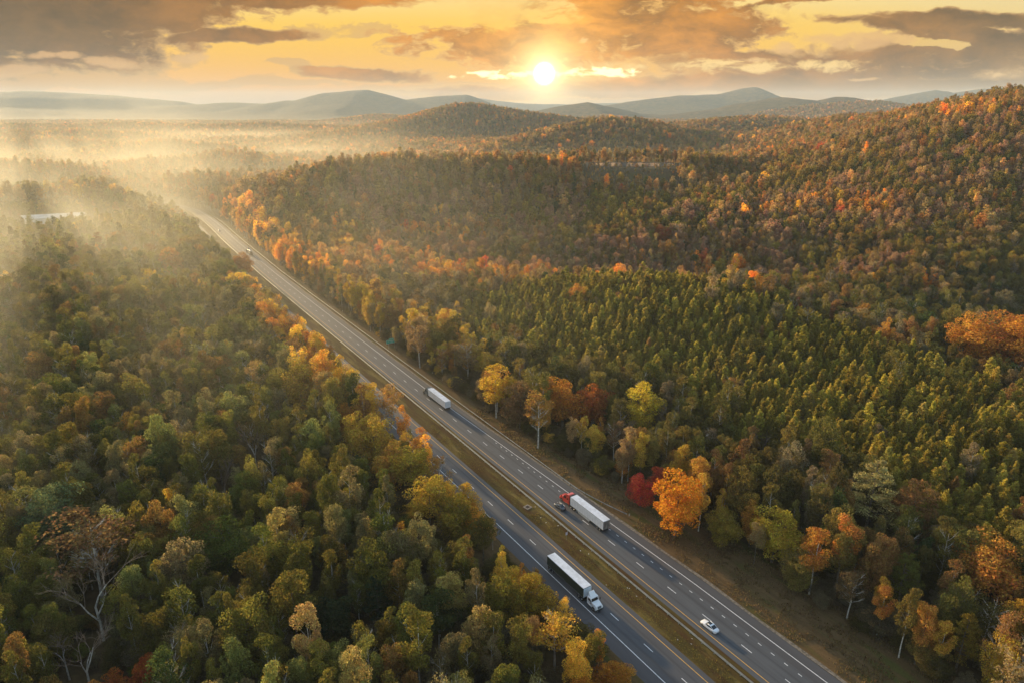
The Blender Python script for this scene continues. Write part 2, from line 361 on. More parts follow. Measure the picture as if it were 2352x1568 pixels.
def terrain(x, y):
    x = np.asarray(x, float); y = np.asarray(y, float); sh = x.shape; x = x.ravel(); y = y.ravel()
    acc = np.zeros(len(x)); 
    r = np.hypot(x, y)
    base = (fbm(x / 130 + 3, y / 130, 3) - 0.45) * np.clip(r / 90, 4, 12)
    for dx, dy, dh, rx, ry in DIPS: base += dh * np.exp(-((x - dx) / rx) ** 2 - ((y - dy) / ry) ** 2)
    wob = 1 + 0.5 * (fbm(x / np.clip(r / 6, 60, 900), y / np.clip(r / 6, 60, 900), 4) - 0.47)
    for q, wf, wb in PR:
        best = np.full(len(x), 1e18); hz = np.zeros(len(x)); yy = np.zeros(len(x))
        for i in range(len(q) - 1):
            a, b = q[i], q[i + 1]; d = b[:2] - a[:2]; L = (d ** 2).sum()
            t = np.clip(((x - a[0]) * d[0] + (y - a[1]) * d[1]) / L, 0, 1)
            cx = a[0] + t * d[0]; cy = a[1] + t * d[1]; D = (x - cx) ** 2 + (y - cy) ** 2; m = D < best
            best[m] = D[m]; hz[m] = (a[2] + t * (b[2] - a[2]))[m]; yy[m] = cy[m]
        D = np.sqrt(best); w = np.where(y < yy, wf, wb) * (0.35 + 0.65 * np.clip(hz / q[:, 2].max(), 0, 1))
        f = np.exp(-(D / w * np.where(D > 0.12 * w, wob, 1)) ** 1.7)
        h = hz * f
        acc = np.maximum(acc, h) + 0.12 * np.minimum(np.maximum(acc, 0), np.maximum(h, 0)) * (np.abs(acc - h) < 0.3 * np.maximum(acc, h))
    z = acc + base * np.clip(1 - acc / 60, 0.25, 1)
    z = z - 70 * np.abs(fbm(x / 900 + 7, y / 1500, 4) - .47) * np.clip((r - 4600) / 2000, 0, 1) * np.clip(acc / 140, 0, 1)
    zz = z.copy(); near = (y > -250) & (y < 1500)
    if near.any():
        s, o = road_co(x[near], y[near]); c = np.abs(o + 5)
        k = np.clip((c - 26) / 32, 0, 1); k = k * k * (3 - 2 * k)
        zz[near] = -0.25 + (z[near] + 0.25) * k
    # level ground of the pond on the ridge and of the yard in the valley
    for (cx, cy, rx, ry, lv) in ((POND[0], POND[1], 90, 62, POND[2]), (-470, 745, 120, 40, 0.0)):
        e = ((x - cx) / rx) ** 2 + ((y - cy) / ry) ** 2; k = np.clip((e - 1) / 1.2, 0, 1)
        zz = lv + (zz - lv) * k
    return zz.reshape(sh)
POND = (168.0, 975.0, 42.0)

def build_ground():
    az = np.r_[np.linspace(-180, -50, 40, endpoint=False), np.linspace(-50, 50, 420, endpoint=False), np.linspace(50, 180, 41)]
    rr = np.r_[0.5, np.geomspace(20, 30000, 430)]
    A, R = np.meshgrid(np.radians(az), rr, indexing='ij')
    X = np.sin(A) * R; Y = np.cos(A) * R; Z = terrain(X, Y)
    V = np.stack([X, Y, Z], -1).reshape(-1, 3); m = len(rr)
    i, j = np.meshgrid(np.arange(len(az) - 1), np.arange(m - 1), indexing='ij'); a = (i * m + j).ravel()
    F = np.stack([a, a + m, a + m + 1, a + 1], -1)[:, ::-1]
    me = mesh_np('ground', V, F, None, smoothf=True)
    m_ = new_mat('forest_floor'); T = m_.node_tree; N.tree = T; p = bsdf(m_)
    geo = T.nodes.new('ShaderNodeNewGeometry'); P = N(geo.outputs['Position'])
    n1 = noise(P, 0.012, 5, 0.6); n2 = noise(P, 0.35, 5, 0.65); n3 = noise(P, 2.5, 4, 0.7); n4 = noise(P, 0.05, 5, 0.7)
    c = nmix(smooth(n2, 0.3, 0.7), (0.075, 0.045, 0.020), (0.115, 0.078, 0.034))
    c = nmix(smooth(n4, 0.48, 0.66) * 0.6, c, (0.075, 0.078, 0.022))
    c = nmix(smooth(n3, 0.55, 0.75) * 0.5, c, (0.20, 0.13, 0.065))
    # wooded slopes beyond the last trees
    cam_ = T.nodes.new('ShaderNodeVectorMath'); cam_.operation = 'LENGTH'; T.links.new(P.s, cam_.inputs[0])
    far = smooth(N(cam_.outputs['Value']), 4300.0, 5200.0)
    f1 = noise(P, 0.02, 6, 0.75); f2 = noise(P, 0.004, 4, 0.6)
    fc = nmix(smooth(f1, 0.35, 0.65), (0.035, 0.034, 0.016), (0.16, 0.10, 0.035)); fc = nmix(smooth(f2, 0.4, 0.65) * 0.5, fc, (0.07, 0.062, 0.02))
    T.links.new(nmix(far, c, fc).s, p.inputs['Base Color']); p.inputs['Roughness'].default_value = 1.0; p.inputs['Specular IOR Level'].default_value = 0.1
    bn = T.nodes.new('ShaderNodeBump'); bn.inputs['Strength'].default_value = 0.7; bn.inputs['Distance'].default_value = 0.25
    T.links.new((n2 + n3 * 0.6).s, bn.inputs['Height'])
    b2 = T.nodes.new('ShaderNodeBump'); b2.inputs['Strength'].default_value = 1.0; b2.inputs['Distance'].default_value = 14.0
    T.links.new((f1 * far).s, b2.inputs['Height']); T.links.new(bn.outputs[0], b2.inputs['Normal']); T.links.new(b2.outputs[0], p.inputs['Normal'])
    o = link('ground', me, m_); tag(o, kind='structure')
build_ground()

# ------------------------------------------------------------------ carriageways
S0, S1 = 20.0, float(RS[-1]) - 6
def whiteR(s):                     # the right edge line swings out where the merging lane begins
    s = np.asarray(s, float); s2 = float(road_co([-30], [256])[0][0])
    return 7.9 + np.clip((s2 - s) / 130.0, 0, 1) * 3.0
def ribbon(name, o0, o1, z, mat, s0=S0, s1=S1, step=4.0, parent=None):
    s = np.arange(s0, s1, step); s = np.r_[s, s1]
    f = lambda o: (o(s) if callable(o) else np.full(len(s), float(o)))
    a = f(o0); b = f(o1); k = 5; V = []; U = []
    for j in range(k):
        o = a + (b - a) * j / (k - 1); x, y = road_pos(s, o); V.append(np.c_[x, y, np.full(len(s), z)]); U.append(np.c_[o, s])
    V = np.concatenate(V); U = np.concatenate(U); n = len(s)
    i, j = np.meshgrid(np.arange(k - 1), np.arange(n - 1), indexing='ij'); q = (i * n + j).ravel(); F = np.stack([q, q + n, q + n + 1, q + 1], -1)
    me = mesh_np(name, V, F); uv = me.uv_layers.new(name='UVMap'); li = F.ravel(); uv.data.foreach_set('uv', U[li].astype(np.float32).ravel())
    return me
def asphalt(name, base, dark, lanes):
    m = new_mat(name); T = m.node_tree; N.tree = T; p = bsdf(m)
    uv = T.nodes.new('ShaderNodeUVMap'); u, v, _ = sep(N(uv.outputs[0])); P = comb(u, v)
    streak = noise(vmul(P, (1.1, 0.02, 1)), 1.0, 4, 0.6); patch = noise(vmul(P, (0.25, 0.05, 1)), 1.0, 3, 0.6); grit = noise(P, 9.0, 3, 0.7)
    c = nmix(smooth(streak, 0.35, 0.68), dark, base)
    c = nmix(smooth(patch, 0.4, 0.65) * 0.35, c, [x * 1.25 for x in base])
    for l in lanes:                # darker wheel paths and oil band in the middle of the lane
        w = smooth(1.0 - N.m('ABSOLUTE', u - l) / 0.55, 0.0, 1.0); c = nmix(w * (0.35 + 0.45 * streak), c, [x * 0.55 for x in dark])
    if lanes[0] > 0: c = nmix(smooth(u, 8.0, 8.6) * .5, c, (.060, .052, .052))
    else: c = nmix(smooth(u, -19.3, -19.7) * .6, c, (.068, .056, .054))
    c = nmix(smooth(grit, 0.35, 0.75) * 0.3, c, [x * 1.5 for x in base])
    # transverse joints and tar seams
    wv = T.nodes.new('ShaderNodeTexVoronoi'); wv.feature = 'DISTANCE_TO_EDGE'; T.links.new(vmul(P, (0.12, 0.035, 1)).s, wv.inputs['Vector']); wv.inputs['Scale'].default_value = 1.0
    c = nmix((1.0 - smooth(N(wv.outputs['Distance']), 0.0, 0.006)) * 0.35, c, [x * 0.5 for x in dark])
    T.links.new(c.s, p.inputs['Base Color']); p.inputs['Roughness'].default_value = 0.72
    bn = T.nodes.new('ShaderNodeBump'); bn.inputs['Strength'].default_value = 0.25; bn.inputs['Distance'].default_value = 0.02; T.links.new(grit.s, bn.inputs['Height']); T.links.new(bn.outputs[0], p.inputs['Normal'])
    return m
ASR = asphalt('asphalt_far', (0.080, 0.083, 0.088), (0.060, 0.061, 0.066), (2.0, 6.0, 9.0))
ASL = asphalt('asphalt_near', (0.072, 0.073, 0.079), (0.055, 0.054, 0.059), (-17.3, -13.4))
tag(link('road', ribbon('road', -1.5, lambda s: whiteR(s) + 2.9 + 0.12 * np.sin(s / 7) , 0.05, ASR), ASR), kind='structure')
tag(link('road', ribbon('road', -23.2, -9.9, 0.05, ASL), ASL), kind='structure')
def paint(name, col):
    m = new_mat(name); T = m.node_tree; N.tree = T; p = bsdf(m); geo = T.nodes.new('ShaderNodeNewGeometry')
    n = noise(N(geo.outputs['Position']), 1.3, 5, 0.7); T.links.new(nmix(smooth(n, 0.3, 0.6), [c * 0.72 for c in col], col).s, p.inputs['Base Color']); p.inputs['Roughness'].default_value = 0.6
    return m
WHITE = paint('white_paint', (0.86, 0.86, 0.84)); YELLOW = paint('yellow_paint', (0.80, 0.44, 0.07))
def marks(name, strips, mat):      # strips: (offset or function, half width, s0, s1)
    V = []; F = []; n0 = 0
    for off, hw, s0, s1 in strips:
        s = np.arange(s0, s1, 4.0); s = np.r_[s, s1]; o = off(s) if callable(off) else np.full(len(s), float(off))
        for k in (-hw, hw):
            x, y = road_pos(s, o + k); V.append(np.c_[x, y, np.full(len(s), 0.056)])
        n = len(s); q = np.arange(n - 1) + n0; F.append(np.stack([q, q + n, q + n + 1, q + 1], -1)); n0 += 2 * n
    return mesh_np(name, np.concatenate(V), np.concatenate(F), mat)
sd = s_at(2985 / 1.7415, 2593.9 / 1.7415)[0]   # a dash seen near the white car
dash = []; k0 = sd % 12.19
s = k0
while s < S1 - 10:
    dash.append((3.95, 0.085, s - 1.55, s + 1.55)); s += 12.19
sl = s_at((1400 + 1775 / 1.68) / 1.7415, (1800 + 1120 / 1.68) / 1.7415)[0] % 12.19; s = sl
while s < S1 - 10:
    dash.append((-15.35, 0.085, s - 1.55, s + 1.55)); s += 12.19
s_m = float(road_co([-12], [232])[0][0]); s = S0 + 3
while s < s_m:
    dash.append((7.75, 0.08, s - 0.5, s + 0.5)); s += 3.66 * 1.0
white = [(whiteR, 0.09, S0, S1), (-19.4, 0.09, S0, S1)] + dash
tag(link('road_markings', marks('road_markings', white, WHITE), WHITE), kind='structure')
tag(link('road_markings', marks('road_markings', [(0.0, 0.085, S0, S1), (-11.4, 0.085, S0, S1)], YELLOW), YELLOW), kind='structure')
# grass of the median and the verges
def grass_mat(name, c1, c2, c3):
    m = new_mat(name); T = m.node_tree; N.tree = T; p = bsdf(m); uv = T.nodes.new('ShaderNodeUVMap'); P = N(uv.outputs[0])
    geo = T.nodes.new('ShaderNodeNewGeometry'); W = N(geo.outputs['Position'])
    n1 = noise(vmul(P, (0.55, 0.06, 1)), 1.0, 5, 0.65); n2 = noise(W, 1.6, 6, 0.7); n3 = noise(W, 7.0, 3, 0.7); n4 = noise(vmul(P, (0.2, 0.03, 1)), 1.3, 4, 0.6)
    c = nmix(smooth(n1, 0.38, 0.62), c1, c2); c = nmix(smooth(n4, 0.5, 0.68), c, c3); c = nmix(smooth(n2, 0.45, 0.75) * 0.55, c, [x * 0.45 for x in c1]); c = nmix(smooth(n3, 0.6, 0.8) * 0.6, c, [x * 1.8 for x in c3])
    T.links.new(c.s, p.inputs['Base Color']); p.inputs['Roughness'].default_value = 1.0; p.inputs['Specular IOR Level'].default_value = 0.05
    bn = T.nodes.new('ShaderNodeBump'); bn.inputs['Strength'].default_value = 0.9; bn.inputs['Distance'].default_value = 0.15; T.links.new((n2 + n3 * 0.5).s, bn.inputs['Height']); T.links.new(bn.outputs[0], p.inputs['Normal'])
    return m
GM = grass_mat('median_grass', (0.105, 0.075, 0.022), (0.085, 0.045, 0.018), (0.19, 0.135, 0.040))
GV = grass_mat('verge_grass', (0.115, 0.072, 0.032), (0.150, 0.095, 0.044), (0.090, 0.085, 0.022))
def strip_ground(name, o0, o1, prof, mat, k=9):     # a sheet that dips like a swale
    s = np.r_[np.arange(S0, 900, 3.0)]; V = []; U = []
    for j in range(k):
        t = j / (k - 1); o = (o0(s) if callable(o0) else o0) * (1 - t) + (o1(s) if callable(o1) else o1) * t + 0 * s
        x, y = road_pos(s, o); z = prof(t) + 0.10 * (fbm(x / 2.2, y / 2.2, 3) - 0.45) * (0 < j < k - 1); V.append(np.c_[x, y, z + 0 * s]); U.append(np.c_[o, s])
    V = np.concatenate(V); U = np.concatenate(U); n = len(s); i, j = np.meshgrid(np.arange(k - 1), np.arange(n - 1), indexing='ij'); q = (i * n + j).ravel()
    F = np.stack([q, q + n, q + n + 1, q + 1], -1); me = mesh_np(name, V, F, smoothf=True); uv = me.uv_layers.new(name='UVMap'); uv.data.foreach_set('uv', U[F.ravel()].astype(np.float32).ravel())
    return link(name, me, mat)
tag(strip_ground('median_grass', -9.9, -1.5, lambda t: 0.045 - 0.13 * math.sin(math.pi * t) ** 0.5, GM, 13), kind='structure')
tag(strip_ground('verge_grass', lambda s: whiteR(s) + 2.9, lambda s: whiteR(s) + 26, lambda t: 0.045 - 0.1 * min(1, t * 5), GV, 15), kind='structure')
tag(strip_ground('verge_grass', -30, -23.2, lambda t: 0.045 - 0.1 * min(1, (1 - t) * 5), GV, 7), kind='structure')
TUFT = None
def tufts(name, label, n, s_rng, o_fn, hmax, tints, seed):
    r = np.random.RandomState(seed); sv = s_rng[0] + (s_rng[1] - s_rng[0]) * r.rand(n) ** 1.3; o0, o1 = o_fn(sv); ov = o0 + (o1 - o0) * r.rand(n); x, y = road_pos(sv, ov)
    k = fbm(x / 3.0, y / 3.0, 3) > .40; x, y, ov = x[k], y[k], ov[k]; m = len(x); h = hmax * r.uniform(.35, 1, m) * (.5 + fbm(x / 9, y / 9, 2)); w = h * r.uniform(.5, 1.1, m); a = r.uniform(0, 3.14, m); lx = r.uniform(-.3, .3, m) * h; c, s_ = np.cos(a) * w / 2, np.sin(a) * w / 2; z0 = np.full(m, -.12)
    P = np.stack([np.c_[x - c, y - s_, z0], np.c_[x + c, y + s_, z0], np.c_[x + c * .8 + lx, y + s_ * .8, h], np.c_[x - c * .7 + lx, y - s_ * .7, h * .8]], 1).reshape(-1, 3)
    me = mesh_np(name, P, np.arange(4 * m).reshape(-1, 4), LEAF, leaf=r.rand(m, 3)); o = link(name, me); o['tint'] = tints; tag(o, label, kind='stuff')
tufts('grass', 'dry tufts of brown grass on the right verge', 60000, (25, 420), lambda s: (whiteR(s) + 4.2, whiteR(s) + 25), .50, [.19, .125, .055], 1)
tufts('grass', 'short olive grass tufts in the median', 26000, (25, 420), lambda s: (-9.6 + 0 * s, -4.6 + 0 * s), .22, [.19, .145, .040], 2)
# paved gutter beyond the merging lane
KERB = plain('concrete', (0.20, 0.165, 0.125), 0.9, var=0.25, scale=1.4, bump=0.2)
km = strip_ground('gutter', lambda s: whiteR(s) + 2.9, lambda s: whiteR(s) + 3.8 + 0.15 * np.sin(s / 5), lambda t: 0.075, KERB, 3)
tag(km, kind='structure')

# ------------------------------------------------------------------ guardrails
STEEL = plain('galvanised_steel', (0.30, 0.32, 0.31), 0.62, 0.3, var=0.15, scale=0.8)
POST = plain('timber_post', (0.16, 0.12, 0.08), 0.9, var=0.3)
def guardrail(offs, s0, s1, label, double=False, both=True):
    root = empty('guardrail', (*[float(v) for v in road_pos(s0, offs(s0))], 0)); tag(root, label, 'guardrail')
    inv = root.location
    s = np.r_[np.arange(s0, s1, 4.0), s1]; prof = [(0, 0.50), (0.07, 0.55), (0.07, 0.61), (0.0, 0.66), (0.07, 0.71), (0.07, 0.77), (0, 0.82), (-0.02, 0.82), (0.05, 0.765), (0.05, 0.715), (-0.02, 0.66), (0.05, 0.605), (0.05, 0.555), (-0.02, 0.50)]
    for side in ((-1, 1) if double else (1,)):
        m = MB(); secs = []
        for si in s:
            q = []
            for dx, z in prof:
                x, y = road_pos(si, float(offs(si)) + side * (0.16 + dx) if double else float(offs(si)) - dx); q.append((float(x) - inv.x, float(y) - inv.y, z))
            secs.append(q)
        m.loft(secs); m.build('rail', STEEL, root)
    ps = np.arange(s0 + 1, s1, 3.81)
    d = [(abs(float(x) - 20), float(si)) for si in ps for x in [si]]
    near = sorted(ps, key=lambda v: v)[:95]; rest = sorted(ps)[95:]
    pm = MB(); pm.box((0, 0, 0.32), (0.16, 0.18, 0.95)); pme = pm.mesh('post', STEEL if double else POST)
    for si in near:
        x, y = road_pos(si, float(offs(si))); o = link('post', pme, None, root); o.location = (float(x) - inv.x, float(y) - inv.y, 0); o.rotation_euler.z = road_dir(si)
    if len(rest):
        m = MB()
        for si in rest:
            x, y = road_pos(si, float(offs(si))); m.box((float(x) - inv.x, float(y) - inv.y, 0.32), (0.16, 0.18, 0.95))
        o = m.build('far_posts', STEEL if double else POST, root); o['kind'] = 'stuff'
    return root
s_end = s_at(2507 / 1.7415, 2062 / 1.7415)[0]
offR = lambda s: 13.0 + 4.0 * np.clip((s_end + 22 - s) / 22, 0, 1) ** 1.5 * (s < s_end + 22)
guardrail(offR, s_end, S1 - 200, 'steel guardrail along the right verge, its near end flared away behind the red truck')
guardrail(lambda s: -3.7 + 0.7 * np.clip((s - 250) / 200, 0, 1), S0 + 30, S1 - 200, 'long double steel guardrail in the grass between the two carriageways', double=True)
# terminal marker at the near end of the right guardrail
x, y = road_pos(s_end - 0.8, 17.2); t = empty('object_marker', (float(x), float(y), 0), road_dir(s_end)); tag(t, 'small pale marker board at the near end of the right guardrail', 'marker')
m = MB(); m.box((0, 0, 0.5), (0.08, 0.08, 1.0)); m.build('post', POST, t)
m = MB(); m.box((-0.06, 0, 0.85), (0.04, 0.45, 0.8)); m.build('board', plain('sign_back', (0.45, 0.42, 0.38), 0.5), t, bevel=0.01)

# ------------------------------------------------------------------ vehicles
RUB = plain('rubber', (0.018, 0.018, 0.019), 0.85); RIM = plain('rim_metal', (0.62, 0.62, 0.60), 0.3, 0.8)
GLASS = plain('dark_glass', (0.015, 0.018, 0.022), 0.06, 0.0, 0.4); BLACK = plain('black_plastic', (0.02, 0.02, 0.022), 0.6)
CHROME = plain('chrome', (0.75, 0.75, 0.74), 0.12, 1.0); LAMP = plain('lamp_lens', (0.8, 0.8, 0.76), 0.15, 0, .5); RED = plain('red_lens', (0.35, 0.02, 0.015), 0.2, 0, .5)
REDP = plain('red_truck_paint', (0.62, 0.035, 0.012), 0.28, 0.0, 0.8, var=0.04); WHP = plain('white_truck_paint', (0.80, 0.81, 0.82), 0.3, 0, 0.6, var=0.03)
TRW = plain('trailer_white', (0.70, 0.72, 0.75), 0.42, 0, 0.1, var=0.05, scale=0.7); ROOFW = plain('trailer_roof', (0.72, 0.74, 0.78), 0.5, 0, 0, var=0.08, scale=0.5)
DGRN = plain('trailer_dark_green', (0.022, 0.035, 0.018), 0.5, var=0.1); GREYD = plain('charcoal_paint', (0.055, 0.06, 0.068), 0.25, 0.2, 0.8); DOORSHADE = plain('door_shaded_grey', (0.19, 0.165, 0.15), 0.6, var=0.2, scale=1.5)  # rear door colour carries the shade of the face turned from the sun
MAROON = plain('maroon_paint', (0.30, 0.12, 0.12), 0.3, 0, .6); TEAL = plain('slate_paint', (0.06, 0.10, 0.12), 0.3, 0, .6); DIRTY = plain('grimy_white', (0.48, 0.48, 0.46), 0.7, var=0.2, scale=2)
_tyre = {}
def wheel(parent, x, y, r, w, name='wheel'):
    k = (r, w)
    if k not in _tyre:
        m = MB(); n = 20
        def ring(rad, yy): return [(rad * math.cos(2 * math.pi * i / n), yy, rad * math.sin(2 * math.pi * i / n)) for i in range(n)]
        m.loft([ring(r * .62, -w / 2), ring(r * .93, -w / 2), ring(r, -w * .38), ring(r, w * .38), ring(r * .93, w / 2), ring(r * .62, w / 2)])
        a = m.mesh('tyre', RUB, smoothf=False); m = MB()
        m.loft([ring(r * .12, -w * .52), ring(r * .3, -w * .54), ring(r * .42, -w * .42), ring(r * .6, -w * .515), ring(r * .62, -w * .4), ring(r * .62, w * .4), ring(r * .6, w * .515), ring(r * .42, w * .42), ring(r * .3, w * .54), ring(r * .12, w * .52)])
        _tyre[k] = (a, m.mesh('rim', RIM))
    e = bpy.data.objects.new(name, None); COL.objects.link(e); e.parent = parent; e.location = (x, y, r); e.empty_display_size = .2
    link('tyre', _tyre[k][0], None, e); link('rim', _tyre[k][1], None, e)
    return e
def quad_panel(m, pts, th=0.02):   # thin plate from four points
    p = [Vector(q) for q in pts]; n = (p[1] - p[0]).cross(p[3] - p[0]).normalized() * th
    v = [q + n for q in p] + [q - n * 0.2 for q in p]
    m.add(v, [(0, 1, 2, 3), (7, 6, 5, 4), (0, 4, 5, 1), (1, 5, 6, 2), (2, 6, 7, 3), (3, 7, 4, 0)])
def semi(px0, py0, off, sdir_, label, cabm, roofm, sidem, frontm, rearm, sleeper=True, skirt=True, stripes=(), deflector=False, trl=16.15, s=None):
    # origin: below the trailer's front end; +x is the way it drives
    s_rear = s_at(px0, py0)[0] if s is None else s
    sf = s_rear + sdir_ * trl if s is None or True else s
    x, y = road_pos(sf, off); rz = road_dir(sf - sdir_ * 5) + (0 if sdir_ > 0 else math.pi)
    R = empty('semi_truck', (float(x), float(y), 0.055), rz); tag(R, label, 'truck')
    L = trl; W = 2.6
    m = MB(); m.box((-L / 2, 0, 2.62), (L, W, 2.82)); m.build('trailer_body', sidem, R, bevel=0.03)
    m = MB(); m.box((-L / 2, 0, 4.06), (L - 0.06, W - 0.05, 0.05)); 
    for k in stripes: m.box((k, 0, 4.09), (0.06, W - 0.2, 0.02))
    m.build('trailer_roof', roofm, R, bevel=0.01)
    m = MB(); m.box((0.03, 0, 2.6), (0.06, W - 0.12, 2.6)); m.build('front_panel', frontm, R, bevel=0.01)
    for sy in (-1, 1):
        m = MB(); m.box((-L - 0.03, sy * 0.63, 2.6), (0.06, 1.2, 2.6)); 
        for q in (0.4, 0.85): m.box((-L - 0.08, sy * q, 2.6), (0.03, 0.04, 2.5))
        m.build('rear_door', rearm, R, bevel=0.01)
        m = MB(); m.box((-L / 2, sy * (W / 2 + 0.012), 4.0), (L, 0.03, 0.10)); m.box((-L / 2, sy * (W / 2 + 0.012), 1.25), (L, 0.03, 0.14)); m.build('side_rail', CHROME if sidem is DGRN else DIRTY, R)
    m = MB()
    for k in range(1, 13):
        for sy in (-1, 1): m.box((-k * L / 13, sy * (W / 2 + .004), 2.62), (.035, .012, 2.6))
    m.build('panel_seams', DIRTY if sidem is not DGRN else BLACK, R)
    for sy in (-1, 1):
        m = MB(); m.box((-L + .62, sy * 1.0, .62), (.03, .6, .8)); m.build('mud_flap', BLACK, R)
    m = MB(); m.box((-L / 2, 0, 1.08), (L - .4, 1.1, 0.26)); m.box((-L + 0.15, 0, 0.62), (0.12, 2.3, 0.12)); m.box((-L + .2, .6, 0.9), (.1, .1, .6)); m.box((-L + .2, -.6, .9), (.1, .1, .6)); m.build('trailer_frame', BLACK, R)
    for sy in (-1, 1):
        m = MB(); m.box((-2.6, sy * 0.8, 0.65), (0.14, 0.14, 1.1)); m.box((-2.6, sy * .8, .12), (.3, .3, .06)); m.build('landing_leg', DIRTY, R)
        if skirt:
            m = MB(); m.prism([(-3.6, 1.16), (-3.6, 0.95), (-4.3, 0.42), (-9.6, 0.38), (-9.9, 1.16)], 0.04); me = m.mesh('side_skirt', DIRTY)
            o = link('side_skirt', me, None, R); o.location.y = sy * 1.24
        m = MB(); m.box((-L - 0.02, sy * 1.05, 1.12), (0.06, 0.25, 0.12)); m.build('tail_light', RED, R)
    for xw in (-L + 1.4, -L + 2.65):
        for sy in (-1, 1):
            wheel(R, xw, sy * 1.08, 0.5, 0.5)
    # tractor
    cabf = 5.9 if sleeper else 5.0
    m = MB(); m.box(((cabf - 2.2) / 2 - 0.6, 0, 0.86), (cabf + 1.4, 0.95, 0.3)); m.build('chassis', BLACK, R)
    for xw in (-0.55, -1.85): 
        for sy in (-1, 1): wheel(R, xw, sy * 1.02, 0.51, 0.55)
    xf = cabf - 1.05
    for sy in (-1, 1): wheel(R, xf, sy * 1.08, 0.52, 0.32)
    cb = 0.75 if sleeper else 1.45; top = 3.95 if sleeper else 3.0; wx = cabf - 2.1
    if sleeper: prof = [(cb, 0.85), (cb, 3.85), (cb + 0.5, 3.98), (cb + 1.5, 3.85), (wx - 0.35, 3.0), (wx + 0.25, 2.1), (cabf - 0.9, 1.98), (cabf - 0.25, 1.75), (cabf, 1.2), (cabf, 0.62), (cabf - .45, .5), (cabf - .5, .85), (xf + 0.62, 0.85), (xf + 0.55, 1.1), (xf, 1.28), (xf - 0.55, 1.1), (xf - 0.65, 0.6), (cb + 1.0, 0.55)]
    else: prof = [(cb, 0.9), (cb, 2.85), (cb + 0.15, 2.95), (wx - 0.25, 2.95), (wx - .05, 2.85), (wx + 0.25, 2.02), (cabf - 0.9, 1.88), (cabf - 0.25, 1.65), (cabf, 1.2), (cabf, 0.62), (cabf - .45, .5), (cabf - .5, .85), (xf + 0.62, 0.85), (xf + 0.55, 1.1), (xf, 1.28), (xf - 0.55, 1.1), (xf - 0.65, 0.6), (cb + 0.6, 0.6)]
    hw = []
    for (xx, zz) in prof:
        w_ = 1.22 if xx <= wx + 0.1 else 1.22 - 0.32 * min(1, (xx - wx) / 2.0) * (1 if zz > 1.4 else 0.15)
        if zz > 3.2: w_ *= 0.9
        hw.append(w_)
    m = MB(); m.prism(prof, 2.4, w2=hw); me = m.mesh('cab', cabm, bevel=0.05); link('cab', me, None, R)
    zt, zb = (2.98, 2.15) if sleeper else (2.8, 2.06); xt, xb = (wx - 0.32, wx + 0.24) if sleeper else (wx - .02, wx + .24)
    m = MB(); quad_panel(m, [(xb + .03, -1.0, zb + .02), (xb + .03, 1.0, zb + .02), (xt + .04, 0.95, zt - .05), (xt + .04, -0.95, zt - .05)], 0.03); m.build('windshield', GLASS, R)
    for sy in (-1, 1):
        m = MB(); m.prism([(xt - 0.95, zb), (xb - 0.1, zb), (xt - 0.08, zt - .15), (xt - 0.95, zt - .15)], 0.05); o = link('side_window', m.mesh('side_window', GLASS), None, R); o.location.y = sy * 1.225
        if sleeper:
            m = MB(); m.box((cb + .75, 0, 2.5), (0.5, 0.05, 0.45)); o = link('side_window', m.mesh('side_window', GLASS), None, R); o.location.y = sy * 1.225
            m = MB(); m.prism([(cb, .55), (xt - 1.2, .55), (xt - 1.2, 1.15), (cb, 1.15)], .1); o = link('side_fairing', m.mesh('side_fairing', cabm, bevel=.02), None, R); o.location.y = sy * 1.2
        m = MB(); m.box((xb + 0.25, sy * 1.5, 2.35), (0.12, 0.22, 0.75)); m.box((xb + .1, sy * 1.35, 2.6), (.05, .35, .05)); m.build('mirror', BLACK, R, bevel=0.02)
        m = MB(); m.box((cabf - 0.16, sy * 0.93, 1.28), (0.3, 0.36, 0.28)); m.build('headlight', LAMP, R, bevel=0.05)
        m = MB(); m.tube([(cb + .2, sy * 1.0, 0.75), (cb + 1.5, sy * 1.0, 0.75)], [0.32, 0.32], 14); m.build('fuel_tank', CHROME, R)
        if not sleeper:
            m = MB(); m.box((cabf - 2.0, sy * 1.13, 0.62), (1.2, 0.22, 0.35)); m.build('step', CHROME, R, bevel=.02)
    m = MB(); m.box((cabf + 0.01, 0, 1.28), (0.05, 1.15, 0.72)); m.build('grille', plain('grille_metal', (0.30, 0.34, 0.38), 0.3, .7), R, bevel=0.02)
    m = MB(); m.box((cabf + 0.05, 0, 0.62), (0.25, 2.3, 0.36)); m.build('bumper', BLACK if not sleeper else cabm, R, bevel=0.05)
    if sleeper:
        m = MB(); m.box((cb - 0.05, 0, 2.5), (0.08, 2.0, 2.4)); m.build('cab_back', BLACK, R)
        m = MB(); m.prism([(cb - .25, 3.2), (cb - .25, 4.0), (cb + .1, 3.98), (cb + .1, 3.2)], 2.1); m.build('roof_fairing', BLACK if cabm is REDP else roofm, R, bevel=.03)
    else:
        m = MB(); m.prism([(cb + .05, 2.9), (cb + .0, 3.9), (cb + .12, 3.95), (wx - .5, 3.1), (wx - .35, 2.97)], 1.7, w2=[.9, .82, .82, .95, .95]); m.build('roof_deflector', cabm, R, bevel=.03)
        m = MB(); m.box((cb - 0.03, 0, 2.4), (0.06, 1.6, .7)); m.build('rear_window', GLASS, R)
    return R
V = lambda x, y: (x / 1.7415, y / 1.7415)
semi(*V(2420 , 2129), 5.95, 1, 'red sleeper truck pulling a long white trailer, beside the dark car', REDP, ROOFW, TRW, TRW, DOORSHADE, True, True, (-7.6, -11.4))
semi(*V(1805, 1637), 6.0, 1, 'dark sleeper truck with maroon roof and white trailer, alone in the right lane', TEAL, ROOFW, TRW, TRW, TRW, True, False)
